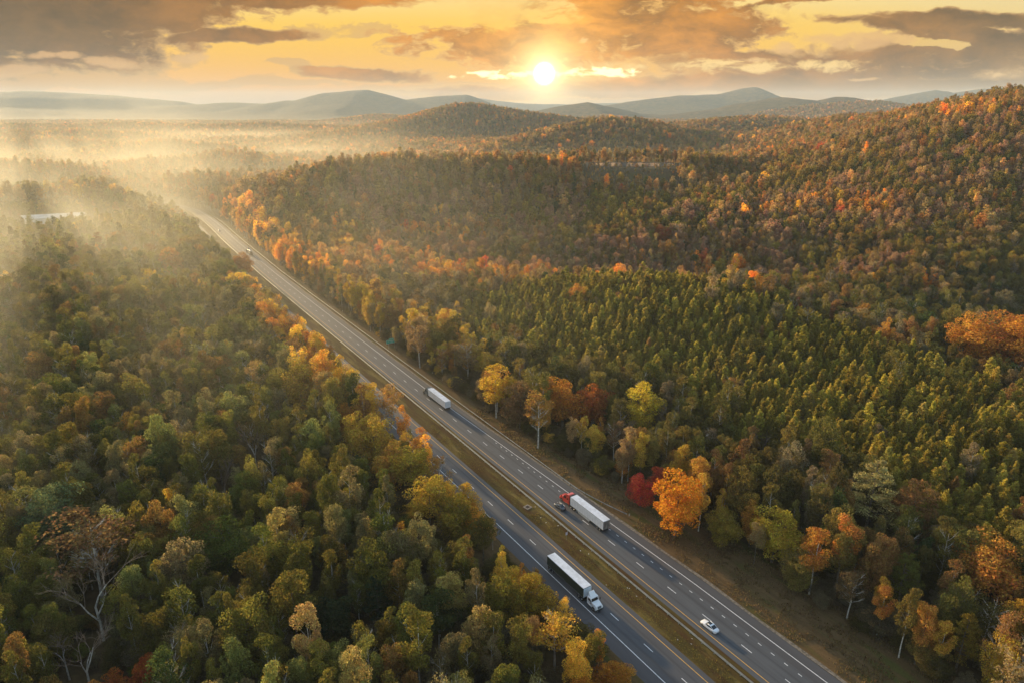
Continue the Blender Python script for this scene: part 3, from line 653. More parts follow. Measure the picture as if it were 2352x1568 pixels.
ts = s_at(*V(2392, 2447))[0]
semi(0, 0, -17.35, -1, 'white day cab truck with dark green trailer, coming towards the camera', WHP, ROOFW, DGRN, plain('front_panel_white', (0.66, 0.74, 0.80), 0.4), DGRN, False, False, s=ts + 5.0 + 16.15)

def car(name, x, y, rz, label, paintm, roof=None, z=0.055, suv=False, sunroof=False, L=4.75, cat='car', group=None):
    R = empty(name, (x, y, z), rz); tag(R, label, cat, group)
    def sec(xx, w, z0, zb, zt):    # rounded body section
        return [(xx, -w * .9, z0), (xx, -w, z0 + .18), (xx, -w, zb), (xx, -w * .86, zt), (xx, -w * .4, zt + .03), (xx, w * .4, zt + .03), (xx, w * .86, zt), (xx, w, zb), (xx, w, z0 + .18), (xx, w * .9, z0)]
    h = L / 2; hh = 0.16 if suv else 0
    st = [(h, .55, .35, .52, .60), (h - .1, .74, .25, .58, .69), (h - .45, .86, .2, .64, .80 + hh), (h - 1.3, .91, .2, .74, .93 + hh), (h - 1.9, .92, .2, .80, .97 + hh), (0, .92, .2, .82, .97 + hh), (-h + 1.0, .92, .2, .84, 1.02 + hh), (-h + .5, .88, .2, .82, 1.02 + hh), (-h + .12, .80, .27, .76, .95 + hh), (-h, .66, .35, .66, .86)]
    m = MB(); m.loft([sec(*q) for q in st]); me = m.mesh('body', paintm, smoothf=True); link('body', me, None, R)
    T_ = 1.44 + (0.26 if suv else 0)
    # greenhouse: glass below, roof panel above
    def gs(xx, w, zt): return [(xx, -w * 1.02, .93 + hh), (xx, -w * .86, zt), (xx, -w * .4, zt + .02), (xx, w * .4, zt + .02), (xx, w * .86, zt), (xx, w * 1.02, .93 + hh)]
    rb = -h + (.35 if suv else .75)
    m = MB(); m.loft([gs(h - 1.55, .80, .96 + hh), gs(h - 2.25, .80, T_ - .05), gs(h - 2.7, .80, T_), gs(-.5, .80, T_), gs(rb + .75, .76, T_ - .08), gs(rb, .72, 1.04 + hh)]); m.build('cabin_glass', GLASS, R, smoothf=False)
    m = MB(); rf = lambda xx, w, zt: [(xx, -w * .9, zt - .05), (xx, -w * .82, zt + .015), (xx, -w * .4, zt + .045), (xx, w * .4, zt + .045), (xx, w * .82, zt + .015), (xx, w * .9, zt - .05)]
    m.loft([rf(h - 2.2, .80, T_ - .04), rf(h - 2.7, .82, T_), rf(-.5, .82, T_), rf(rb + .85, .78, T_ - .06)]); m.build('roof', roof or paintm, R, smoothf=True)
    for sy in (-1, 1):             # pillars and side rails of the cabin
        m = MB(); m.tube([(h - 1.6, sy * .79, .97 + hh), (h - 2.22, sy * .70, T_ - .03), (h - 2.8, sy * .70, T_ + .01), (-.5, sy * .70, T_ + .01), (rb + .75, sy * .66, T_ - .07), (rb + .02, sy * .66, 1.05 + hh)], [.045] * 6, 6); m.build('roof_rail', paintm if roof is None else CHROME, R)
        m = MB(); m.box((h - 1.75, sy * 1.0, 1.0 + hh), (.16, .2, .13)); m.build('mirror', paintm, R, bevel=.03)
        m = MB(); m.box((h - .2, sy * .62, .66 + hh / 2), (.28, .32, .13)); m.build('headlight', LAMP, R, bevel=.04)
        m = MB(); m.box((-h + .1, sy * .58, .84 + hh / 2), (.14, .36, .12)); m.build('tail_light', RED, R, bevel=.03)
        for xw in (h - .95, -h + .95): wheel(R, xw, sy * .80, .33 + (.03 if suv else 0), .24)
    if sunroof:
        m = MB(); m.box((.0, 0, T_ + .055), (.95, .95, .02)); m.build('sunroof', GLASS, R)
    return R
def on_road(px, py, off, d=1):
    s = s_at(px, py)[0]; x, y = road_pos(s, off); return float(x), float(y), road_dir(s) + (0 if d > 0 else math.pi)
WCAR = plain('white_car_paint', (0.80, 0.82, 0.85), 0.2, 0, .8, var=.02); SILV = plain('silver_paint', (0.42, 0.40, 0.38), 0.3, .5, .6)
car('white_car', *on_road(*V(2842, 2508), 1.75), 'white sedan with black sunroof, nearest car in the left lane', WCAR, None, sunroof=True, L=4.9)
car('dark_car', *on_road(*V(2236, 2032), 1.95), 'dark grey sedan with silver window line driving beside the red truck', GREYD, GREYD, L=4.6)
car('white_car', *on_road(*V(886, 923), 2.0), 'small pale car far up the highway, ahead of the car transporter', WCAR, L=4.6)
car('silver_car', *on_road(*V(1122, 1237), -17.0, -1), 'silver car half hidden under trees on the near carriageway', SILV, L=4.7)
# car transporter
x, y, rz = on_road(*V(1004, 1015), 6.0)
TR = empty('car_transporter', (x, y, .055), rz); tag(TR, 'open car transporter with two decks of cars, far up the highway', 'truck')
m = MB(); m.prism([(7.2, .6), (7.2, 2.7), (8.8, 2.7), (9.2, 1.9), (10.2, 1.7), (10.2, .6)], 2.4); m.build('cab', plain('transporter_paint', (.12, .14, .13), .4), TR, bevel=.08)
m = MB(); quad_panel(m, [(9.22, -1, 1.95), (9.22, 1, 1.95), (8.84, 1, 2.65), (8.84, -1, 2.65)], .04); m.build('windshield', GLASS, TR)
m = MB()
for z in (1.0, 2.9): m.box((-1, -1.1, z), (16, .2, .12)); m.box((-1, 1.1, z), (16, .2, .12)); m.box((-1, 0, z - .05), (16, 1.9, .05))
m.build('deck', plain('deck_steel', (.20, .21, .19), .6, .4), TR)
for xx in (-8.8, -5, -1, 3, 6.6):
    for sy in (-1, 1): m = MB(); m.box((xx, sy * 1.16, 2.0), (.14, .12, 2.0)); m.build('post', BLACK, TR)
for xx in (-6, -4.8, 4, 9.4):
    for sy in (-1, 1): wheel(TR, xx, sy * 1.0, .5, .4)
for i, xx in enumerate((-6.2, -1.6, 3.2)):
    cx = x + math.cos(rz) * xx; cy = y + math.sin(rz) * xx
    car('transported_car', cx, cy, rz, ('rearmost', 'middle', 'foremost')[i] + ' car on the upper deck of the car transporter', (SILV, WCAR, GREYD)[i], z=3.02, L=4.3, group='cars on the transporter')
    car('transported_car', cx, cy, rz, ('rearmost', 'middle', 'foremost')[i] + ' car on the lower deck of the car transporter', (GREYD, SILV, WCAR)[i], z=1.12, L=4.3, group='cars on the transporter')
# box truck standing off the road
def box_truck(x, y, rz, label, bodym=WHP):
    R = empty('box_truck', (x, y, float(terrain(np.array([x]), np.array([y]))[0]) + .05), rz); tag(R, label, 'truck')
    m = MB(); m.box((-1.5, 0, 2.2), (7.5, 2.5, 2.6)); m.build('cargo_box', TRW, R, bevel=.05)
    m = MB(); m.prism([(2.4, .5), (2.4, 2.5), (3.7, 2.5), (4.2, 1.7), (5.2, 1.45), (5.2, .5)], 2.2); m.build('cab', bodym, R, bevel=.08)
    m = MB(); quad_panel(m, [(4.22, -.95, 1.75), (4.22, .95, 1.75), (3.75, .95, 2.42), (3.75, -.95, 2.42)], .03); m.build('windshield', GLASS, R)
    m = MB(); m.box((-.2, 0, .75), (9, .9, .25)); m.build('chassis', BLACK, R)
    for xx in (-3.6, 3.9):
        for sy in (-1, 1): wheel(R, xx, sy * 1.0, .45, .3)
    return R
box_truck(-383, 800, -0.9, 'white box truck standing on bare ground beside the far bend')

# ------------------------------------------------------------------ signs and small things by the road
GREEN = plain('sign_green', (0.02, 0.42, 0.30), 0.4, var=.03); SWHITE = plain('sign_white', (0.75, 0.78, 0.75), .4); GALV = plain('sign_post_steel', (0.33, 0.33, 0.31), .5, .6)
def text_mesh(name, body, size, mat, parent, loc, rot, depth=0.008):
    c = bpy.data.curves.new(name, 'FONT'); c.body = body; c.size = size; c.extrude = depth; c.align_x = 'CENTER'; c.align_y = 'CENTER'
    o = bpy.data.objects.new(name, c); COL.objects.link(o); dg = bpy.context.evaluated_depsgraph_get(); me = bpy.data.meshes.new_from_object(o.evaluated_get(dg)); bpy.data.objects.remove(o)
    me.materials.clear(); me.materials.append(mat); q = link(name, me, None, parent); q.location = loc; q.rotation_euler = rot
    return q
gx, gy = at(899, 800, 0); s_, o_ = s_at(899, 800); 
s_ = s_ - 0; gx, gy = [float(v) for v in road_pos(s_, 16.5)]
face = road_dir(s_) + math.pi      # faces the traffic that drives away from the camera
SG = empty('exit_sign', (gx, gy, 0), face); tag(SG, 'green highway exit sign on two steel posts at the edge of the trees', 'sign')
for sy in (-1.6, 1.6):
    m = MB(); m.box((-.06, sy, 2.6), (.14, .14, 5.2)); m.build('post', GALV, SG)
m = MB(); m.box((.06, 0, 3.9), (.05, 5.6, 2.0)); m.build('panel', GREEN, SG, bevel=.02)
m = MB()
for z in (2.95, 4.85): m.box((.095, 0, z), (.012, 5.4, .08))
for yy in (-2.7, 2.7): m.box((.095, yy, 3.9), (.012, .08, 1.9))
m.build('border', SWHITE, SG)
m = MB(); m.box((.06, .15, 5.25), (.05, 2.9, .7)); tb = m.build('exit_tab', GREEN, SG, bevel=.01)
rot = (math.pi / 2, 0, math.pi / 2)
text_mesh('lettering', 'EXIT 431', .48, SWHITE, tb, (.095, .15, 5.25), rot)
text_mesh('lettering', 'Rutherfordton', .72, SWHITE, SG, (.1, 0, 4.2), rot); text_mesh('lettering', '1 MILE', .55, SWHITE, SG, (.1, 0, 3.4), rot)
# small sign in the median, seen from behind
sx = s_at(*V(2245, 2165))[0]; x, y = [float(v) for v in road_pos(sx, -6.3)]
MS = empty('road_sign', (x, y, 0), road_dir(sx)); tag(MS, 'small pale rectangular sign on a thin post in the median grass', 'sign')
m = MB(); m.box((0, 0, 1.2), (.06, .06, 2.4)); m.build('post', GALV, MS)
m = MB(); m.box((-.05, 0, 2.15), (.03, .75, 1.0)); m.build('panel', plain('pale_sign', (.55, .50, .55), .5, var=.2, scale=3), MS, bevel=.01)
x, y = [float(v) for v in road_pos(*[s_at(*V(1627 / 5.88 + 700, 820 + 825 / 5.88))[0], 15.5])]
MS = empty('road_sign', (x, y, 0), road_dir(s_at(*V(976, 960))[0])); tag(MS, 'small white sign on the right verge far up the highway', 'sign')
m = MB(); m.box((0, 0, 1.2), (.08, .08, 2.6)); m.build('post', GALV, MS); m = MB(); m.box((-.05, 0, 2.3), (.03, .9, 1.2)); m.build('panel', SWHITE, MS, bevel=.01)
# drop inlet in the median
sx = s_at(*V(2115, 2025))[0]; x, y = [float(v) for v in road_pos(sx, -6.4)]
DI = empty('drain_inlet', (x, y, -0.03), road_dir(sx) + .2); tag(DI, 'square concrete drain inlet with dark grate in the median grass', 'drain')
m = MB()
for a_, b_, w_, d_ in ((0, .85, 2.2, .5), (0, -.85, 2.2, .5), (.85, 0, .5, 1.2), (-.85, 0, .5, 1.2)): m.box((a_, b_, .05), (w_, d_, .16))
m.build('collar', plain('pale_concrete', (.27, .22, .17), .9, var=.2), DI, bevel=.02)
m = MB(); m.box((0, 0, .0), (1.15, 1.15, .05)); m.build('well', BLACK, DI)
m = MB()
for k in range(7): m.box((0, -.48 + k * .16, .06), (1.15, .05, .04))
m.build('grate', plain('rusty_iron', (.10, .06, .04), .8), DI)
# litter: pale scraps
lit = MB(); R_ = random.Random(3); scrap = [(2163, 2069), (2184, 2089), (2213, 2081.5), (2232, 2101), (2141, 2026), (2768, 2553), (2765, 2574), (2711, 2557), (2322, 2201), (2355, 2214), (2425, 2338), (2510, 2350), (2518, 2352), (2546, 2383)]
scm = plain('scrap_paper', (.6, .58, .52), .8)
for i, q in enumerate(scrap):
    x, y = at(*V(*q)); a_ = R_.uniform(0, 3); m = MB(); w_ = R_.uniform(.12, .3); m.add([(-w_, -.08, 0), (w_, -.1, .02), (w_ * .8, .1, .07), (-w_ * .7, .12, .0), (0, 0, .1)], [(0, 1, 4), (1, 2, 4), (2, 3, 4), (3, 0, 4), (3, 2, 1, 0)])
    o = m.build('litter', scm); o.location = (x, y, 0.05); o.rotation_euler.z = a_; tag(o, 'pale scrap of litter lying in the median grass', 'litter', 'scraps of litter in the median', 'thing')

# ------------------------------------------------------------------ buildings of the yard in the left valley
METAL = plain('pale_metal_wall', (.74, .74, .70), .5, var=.08, scale=.2); ROOFM = plain('metal_roof', (.60, .60, .56), .45, .2, var=.1, scale=.2); DARKR = plain('grey_metal_roof', (.22, .22, .21), .5)
bx0, by0 = at(40, 508, 5); bx1, by1 = at(186, 500, 5)
ang = math.atan2(by1 - by0, bx1 - bx0); Lb = math.hypot(bx1 - bx0, by1 - by0)
BD = empty('warehouse', ((bx0 + bx1) / 2, (by0 + by1) / 2 + 8, 0), ang); tag(BD, 'long pale metal warehouse with a low gabled roof in the misty valley', 'building')
m = MB(); m.box((0, 0, 3.2), (Lb, 22, 6.8)); m.build('wall', METAL, BD)
m = MB(); 
n_ = [(-11.6, 6.6), (0, 9.4), (11.6, 6.6), (11.6, 6.85), (0, 9.7), (-11.6, 6.85)]
v = [(-Lb / 2 - .5, a_, b_) for a_, b_ in n_] + [(Lb / 2 + .5, a_, b_) for a_, b_ in n_]; m.add(v, [(0, 1, 4, 5), (1, 2, 3, 4), (6, 11, 10, 7), (7, 10, 9, 8), (5, 4, 10, 11), (4, 3, 9, 10), (0, 6, 7, 1), (1, 7, 8, 2), (0, 5, 11, 6), (2, 8, 9, 3)]); m.build('roof', ROOFM, BD)
for k in range(5):
    m = MB(); m.box((-Lb / 2 + 8 + k * Lb / 5.4, -11.1, 2.2), (4.2, .2, 4.2)); m.build('door', plain('door_white', (.6, .62, .62), .5), BD)
m = MB(); m.box((Lb / 2 + .06, 3, 2.4), (.15, 5, 4.6)); m.build('door', BLACK, BD)
x0, y0 = at(272, 507, 4)
BS = empty('shed', (x0, y0, 0), ang); tag(BS, 'low grey roofed shed beside a row of parked white trailers in the valley', 'building')
m = MB(); m.box((0, 0, 2.4), (22, 12, 4.8)); m.build('wall', METAL, BS)
m = MB(); m.prism([(-11.5, 4.6), (-11.5, 5.2), (11.5, 6.2), (11.5, 5.6)], 13); m.build('roof', DARKR, BS)
tr_names = ['nearest', 'second', 'third', 'fourth', 'farthest']
for k in range(5):
    x0, y0 = at(288, 512 - k * 2.6, 2); o = empty('box_trailer', (x0, y0, 0), ang); tag(o, tr_names[k] + ' white box trailer in the row parked beside the shed', 'trailer', 'trailers parked beside the shed')
    m = MB(); m.box((0, 0, 2.6), (9, 2.5, 2.8)); m.build('box', WHP, o, bevel=.05); m = MB(); m.box((0, 0, 1.0), (8, 1, .3)); m.build('frame', BLACK, o)
    for sy in (-1, 1): wheel(o, -3.2, sy, .5, .4)
box_truck(*at(328, 511, 1), ang, 'left one of two white box trucks by the shed in the valley'); box_truck(*at(337, 509, 1), ang, 'right one of two white box trucks by the shed in the valley')

# ------------------------------------------------------------------ water
def water(name, pts, z, label=None):
    m = MB(); n = len(pts); m.add([(x, y, z) for x, y in pts], [tuple(range(n))]); w = new_mat(name); p = bsdf(w); N.tree = w.node_tree
    p.inputs['Base Color'].default_value = (.10, .12, .12, 1); p.inputs['Roughness'].default_value = .12
    g_ = w.node_tree.nodes.new('ShaderNodeNewGeometry'); b_ = w.node_tree.nodes.new('ShaderNodeBump'); b_.inputs['Strength'].default_value = .25; b_.inputs['Distance'].default_value = .3
    w.node_tree.links.new(noise(N(g_.outputs['Position']), .3, 3).s, b_.inputs['Height']); w.node_tree.links.new(b_.outputs[0], p.inputs['Normal'])
    tag(m.build(name, w), kind='structure')
water('pond_water', [(POND[0] + 58 * math.cos(a) * (1 + .12 * math.sin(3 * a)), POND[1] + 40 * math.sin(a) * (1 + .15 * math.cos(2 * a))) for a in np.linspace(0, 2 * math.pi, 26, endpoint=False)], POND[2] + .25)

# ------------------------------------------------------------------ trees: crowns of many leaf faces, tapered trunks with limbs
def leaf_quads(C, Nrm, size, rng, aspect=1.0, tri=False):
    n = len(C); Nrm = Nrm + rng.normal(0, .55, (n, 3)); Nrm /= np.linalg.norm(Nrm, axis=1)[:, None]
    t = rng.normal(0, 1, (n, 3)); U = np.cross(Nrm, t); U /= np.linalg.norm(U, axis=1)[:, None]; W = np.cross(Nrm, U)
    s = size * rng.uniform(.6, 1.4, n)[:, None]; U = U * s * aspect; W = W * s
    k = rng.uniform(.5, 1.0, (n, 1))
    P = np.stack([C - U * .5, C - W * .5 * k, C + U * .5, C + W * .5], 1).reshape(-1, 3)
    F = np.arange(4 * n).reshape(-1, 4); L = np.c_[rng.rand(n), rng.rand(n), rng.rand(n)]
    return P, F, L
def crown_mesh(name, kind, seed, nleaf, size):
    rng = np.random.RandomState(seed); C = []; Nn = []
    if kind in ('round', 'poplar', 'sparse'):
        if kind == 'round': H, R0, zc, hz, nc, cr = 17, 5.2, 9.6, 7.4, 56, 1.8
        elif kind == 'poplar': H, R0, zc, hz, nc, cr = 19, 3.0, 13.0, 6.6, 30, 1.35
        else: H, R0, zc, hz, nc, cr = 18, 4.0, 12.2, 6.2, 26, 1.5
        cen = []
        while len(cen) < nc:
            u = rng.normal(0, 1, 3); u /= np.linalg.norm(u); r = rng.rand() ** .33 * .97
            z = u[2] * r; prof = 1.0 if kind != 'poplar' else (1.0 - .45 * max(0, z) ** 1.2)
            if kind == 'round' and z < -.85: continue
            c = np.array([u[0] * r * R0 * prof, u[1] * r * R0 * prof, zc + z * hz]); 
            if all(np.linalg.norm((c - q[0]) / [1, 1, 1.1]) > cr * .75 for q in cen) or rng.rand() < .15: cen.append((c, cr * rng.uniform(.6, 1.25)))
        lob = rng.uniform(0, 6.28, 3)
        wts = np.array([q[1] ** 2 for q in cen]); wts /= wts.sum(); ids = rng.choice(len(cen), nleaf, p=wts)
        u = rng.normal(0, 1, (nleaf, 3)); u[:, 2] += .35; u /= np.linalg.norm(u, axis=1)[:, None]
        rr = rng.uniform(.55 if kind != 'sparse' else .2, 1.08, nleaf) ** .6
        cc = np.array([q[0] for q in cen])[ids]; cs = np.array([q[1] for q in cen])[ids]
        P0 = cc + u * (cs * rr)[:, None] * [1, 1, .82]
        an = np.arctan2(P0[:, 1], P0[:, 0]); f = 1 + .17 * np.sin(2 * an + lob[0]) + .13 * np.sin(3 * an + lob[1] + P0[:, 2] * .35); P0[:, 0] *= f; P0[:, 1] *= f
        return mesh_np(name, *leaf_quads(P0, u * .8 + [0, 0, .25], size, rng)[:2], LEAF, leaf=None) if 0 else _m(name, leaf_quads(P0, u * .8 + [0, 0, .25], size, rng))
    if kind == 'pine':                # young plantation pine: ragged cone of upturned tufts
        H = 15; nt = 150; t = rng.rand(nt) ** .8; z = 4.0 + t * 10.6; R = 1.95 * np.sin(np.clip((1 - t) * 1.9 + .12, 0, 1.57)) ** .9
        an = rng.uniform(0, 6.28, nt); rad = R * rng.uniform(.35, 1.05, nt); cen = np.c_[np.cos(an) * rad, np.sin(an) * rad, z]
        cen = np.r_[cen, [[0, 0, 14.4], [.15, .1, 14.9], [.5, 0, 13.9], [-.4, .2, 14.0]]]; ids = rng.randint(0, len(cen), nleaf)
        u = rng.normal(0, 1, (nleaf, 3)); u[:, 2] = np.abs(u[:, 2]) + .5; u /= np.linalg.norm(u, axis=1)[:, None]
        P0 = cen[ids] + u * rng.uniform(.1, .75, nleaf)[:, None] * [.7, .7, 1.0]
        nn = rng.normal(0, 1, (nleaf, 3)); nn[:, 2] *= .4
        return _m(name, leaf_quads(P0, nn, size, rng, .55))
    if kind == 'layered':             # old pine with flat branch plates
        C = []; 
        for k in range(34):
            t = k / 34; z = 6 + t * 13.5; an = k * 2.4 + rng.uniform(-.4, .4); L = (5.4 * (1 - t) ** .75 + 1.0) * rng.uniform(.7, 1.1); n = int(nleaf / 34)
            r = rng.uniform(.15, 1, n) ** .7 * L; w = rng.normal(0, .16, n) * L * (.6 + .5 * r / L)
            C.append(np.c_[np.cos(an) * r - np.sin(an) * w, np.sin(an) * r + np.cos(an) * w, z + .12 * r + rng.normal(0, .22, n)])
        P0 = np.concatenate(C); return _m(name, leaf_quads(P0, np.zeros((len(P0), 3)) + [0, 0, .9], size, rng, .7))
def _m(name, q): return mesh_np(name, q[0], q[1], LEAF, leaf=q[2])
def trunk_mesh(name, kind, seed, mat, seg=7):
    rng = random.Random(seed); m = MB(); U = rng.uniform
    H = {'round': 13, 'poplar': 17, 'sparse': 16, 'pine': 13, 'layered': 19, 'stub': 12}[kind]; r0 = {'round': .34, 'poplar': .22, 'sparse': .26, 'pine': .15, 'layered': .33, 'stub': .2}[kind]
    pts = [(0, 0, -1.5)]; x = y = 0
    for k in range(1, 6): x += U(-.2, .2); y += U(-.2, .2); pts.append((x, y, H * k / 5))
    m.tube(pts, [r0 * 1.25] + [r0 * (1 - .17 * k) for k in range(1, 6)], seg)
    n = {'round': 12, 'poplar': 8, 'sparse': 16, 'pine': 0, 'layered': 16, 'stub': 0}[kind]
    for k in range(n):
        t = U(.32, .95) if kind != 'poplar' else U(.5, .95); z = H * t; i = min(4, int(t * 5)); f = t * 5 - i; bx = pts[i][0] * (1 - f) + pts[i + 1][0] * f; by = pts[i][1] * (1 - f) + pts[i + 1][1] * f
        an = k * 2.39 + U(-.5, .5); L = {'round': 5.2, 'poplar': 2.6, 'sparse': 4.0, 'layered': 4.6}[kind] * U(.6, 1.05) * (1.15 - .5 * t); up = {'round': .55, 'poplar': 1.0, 'sparse': .9, 'layered': .15}[kind]
        p1 = (bx + math.cos(an) * L * .5, by + math.sin(an) * L * .5, z + L * .5 * up); p2 = (bx + math.cos(an + .2) * L, by + math.sin(an + .2) * L, z + L * up * 1.15); rr = r0 * .42 * (1.1 - .6 * t)
        m.tube([(bx, by, z), p1, p2], [rr, rr * .6, rr * .2], 5, cap=False)
        if kind in ('sparse', 'round'):
            for q in (.45, .9, -.6): m.tube([p1, (p1[0] + math.cos(an + q) * L * .45, p1[1] + math.sin(an + q) * L * .45, p1[2] + L * .4 * up)], [rr * .5, .02], 4, cap=False)
    return m.mesh(name, mat)
def bare_mesh(name, seed, H, mat_big, depth=4):
    rng = random.Random(seed); big = MB(); small = MB()
    def grow(p, d, L, r, lev):
        q = p + d * L; mid = p + d * L * .5 + Vector((rng.uniform(-1, 1), rng.uniform(-1, 1), 0)) * L * .06
        (big if lev < 2 else small).tube([p, mid, q], [r, r * .8, r * .62], 6 if lev < 2 else 4, cap=False)
        if lev >= depth: return
        n = 3 if lev < 3 else 4
        for k in range(n):
            an = rng.uniform(0, 6.28); sp = rng.uniform(.35, .8); o = d.orthogonal().normalized(); o.rotate(Matrix.Rotation(an + k * 2.1, 3, d))
            nd = (d + o * sp).normalized(); nd = (nd + Vector((0, 0, .22))).normalized()
            grow(p + d * L * rng.uniform(.65, 1.0) if k else q, nd, L * rng.uniform(.55, .8), r * rng.uniform(.45, .6), lev + 1)
    grow(Vector((0, 0, -1)), Vector((0, 0, 1)), H * .42, H * .014, 0)
    return big.mesh(name + '_trunk', mat_big), small.mesh(name + '_branches', TWIG)

HI = {'round': [], 'poplar': [], 'sparse': [], 'pine': [], 'layered': []}; LO = {k: [] for k in HI}
for i in range(4):
    HI['round'].append((crown_mesh('crown', 'round', 10 + i, 12000, .34), trunk_mesh('trunk', 'round', i, BARK)))
    HI['poplar'].append((crown_mesh('crown', 'poplar', 20 + i, 6000, .30), trunk_mesh('trunk', 'poplar', i + 5, PALEBARK if i % 2 else BARK)))
    HI['pine'].append((crown_mesh('crown', 'pine', 40 + i, 3400, .42), trunk_mesh('trunk', 'pine', i + 9, BARK)))
for i in range(3): HI['sparse'].append((crown_mesh('crown', 'sparse', 30 + i, 2600, .34), trunk_mesh('trunk', 'sparse', i + 13, PALEBARK)))
HI['layered'].append((crown_mesh('crown', 'layered', 50, 8500, .36), trunk_mesh('trunk', 'layered', 20, BARK)))
HI['layered'].append((crown_mesh('crown', 'layered', 51, 8500, .36), trunk_mesh('trunk', 'layered', 21, BARK)))
for i in range(3):
    LO['round'].append((crown_mesh('crown', 'round', 60 + i, 1500, .92), trunk_mesh('trunk', 'stub', i, BARK, 4)))
    LO['poplar'].append((crown_mesh('crown', 'poplar', 70 + i, 900, .78), trunk_mesh('trunk', 'stub', i, PALEBARK, 4)))
    LO['pine'].append((crown_mesh('crown', 'pine', 80 + i, 650, .85), trunk_mesh('trunk', 'pine', i, BARK, 4)))
BARE = [bare_mesh('bare', 5, 22, PALEBARK), bare_mesh('bare', 9, 16, TWIG), bare_mesh('bare', 12, 18, PALEBARK)]

# colours of the leaves
PAL = {'rust brown': (.27, .148, .055), 'orange': (.52, .25, .055), 'golden yellow': (.58, .38, .065), 'olive': (.222, .172, .046), 'green': (.150, .142, .036),
       'grey brown': (.235, .180, .100), 'red': (.40, .11, .055), 'dark olive': (.140, .112, .034), 'tan': (.40, .27, .12), 'pale green': (.255, .232, .088), 'pine green': (.252, .196, .036), 'dark green': (.070, .088, .030), 'mauve brown': (.250, .165, .120)}
SHAPEW = {'round': 'broad crowned', 'poplar': 'narrow', 'sparse': 'thin leaved', 'pine': 'pointed', 'layered': 'layered'}
rng = np.random.RandomState(77)

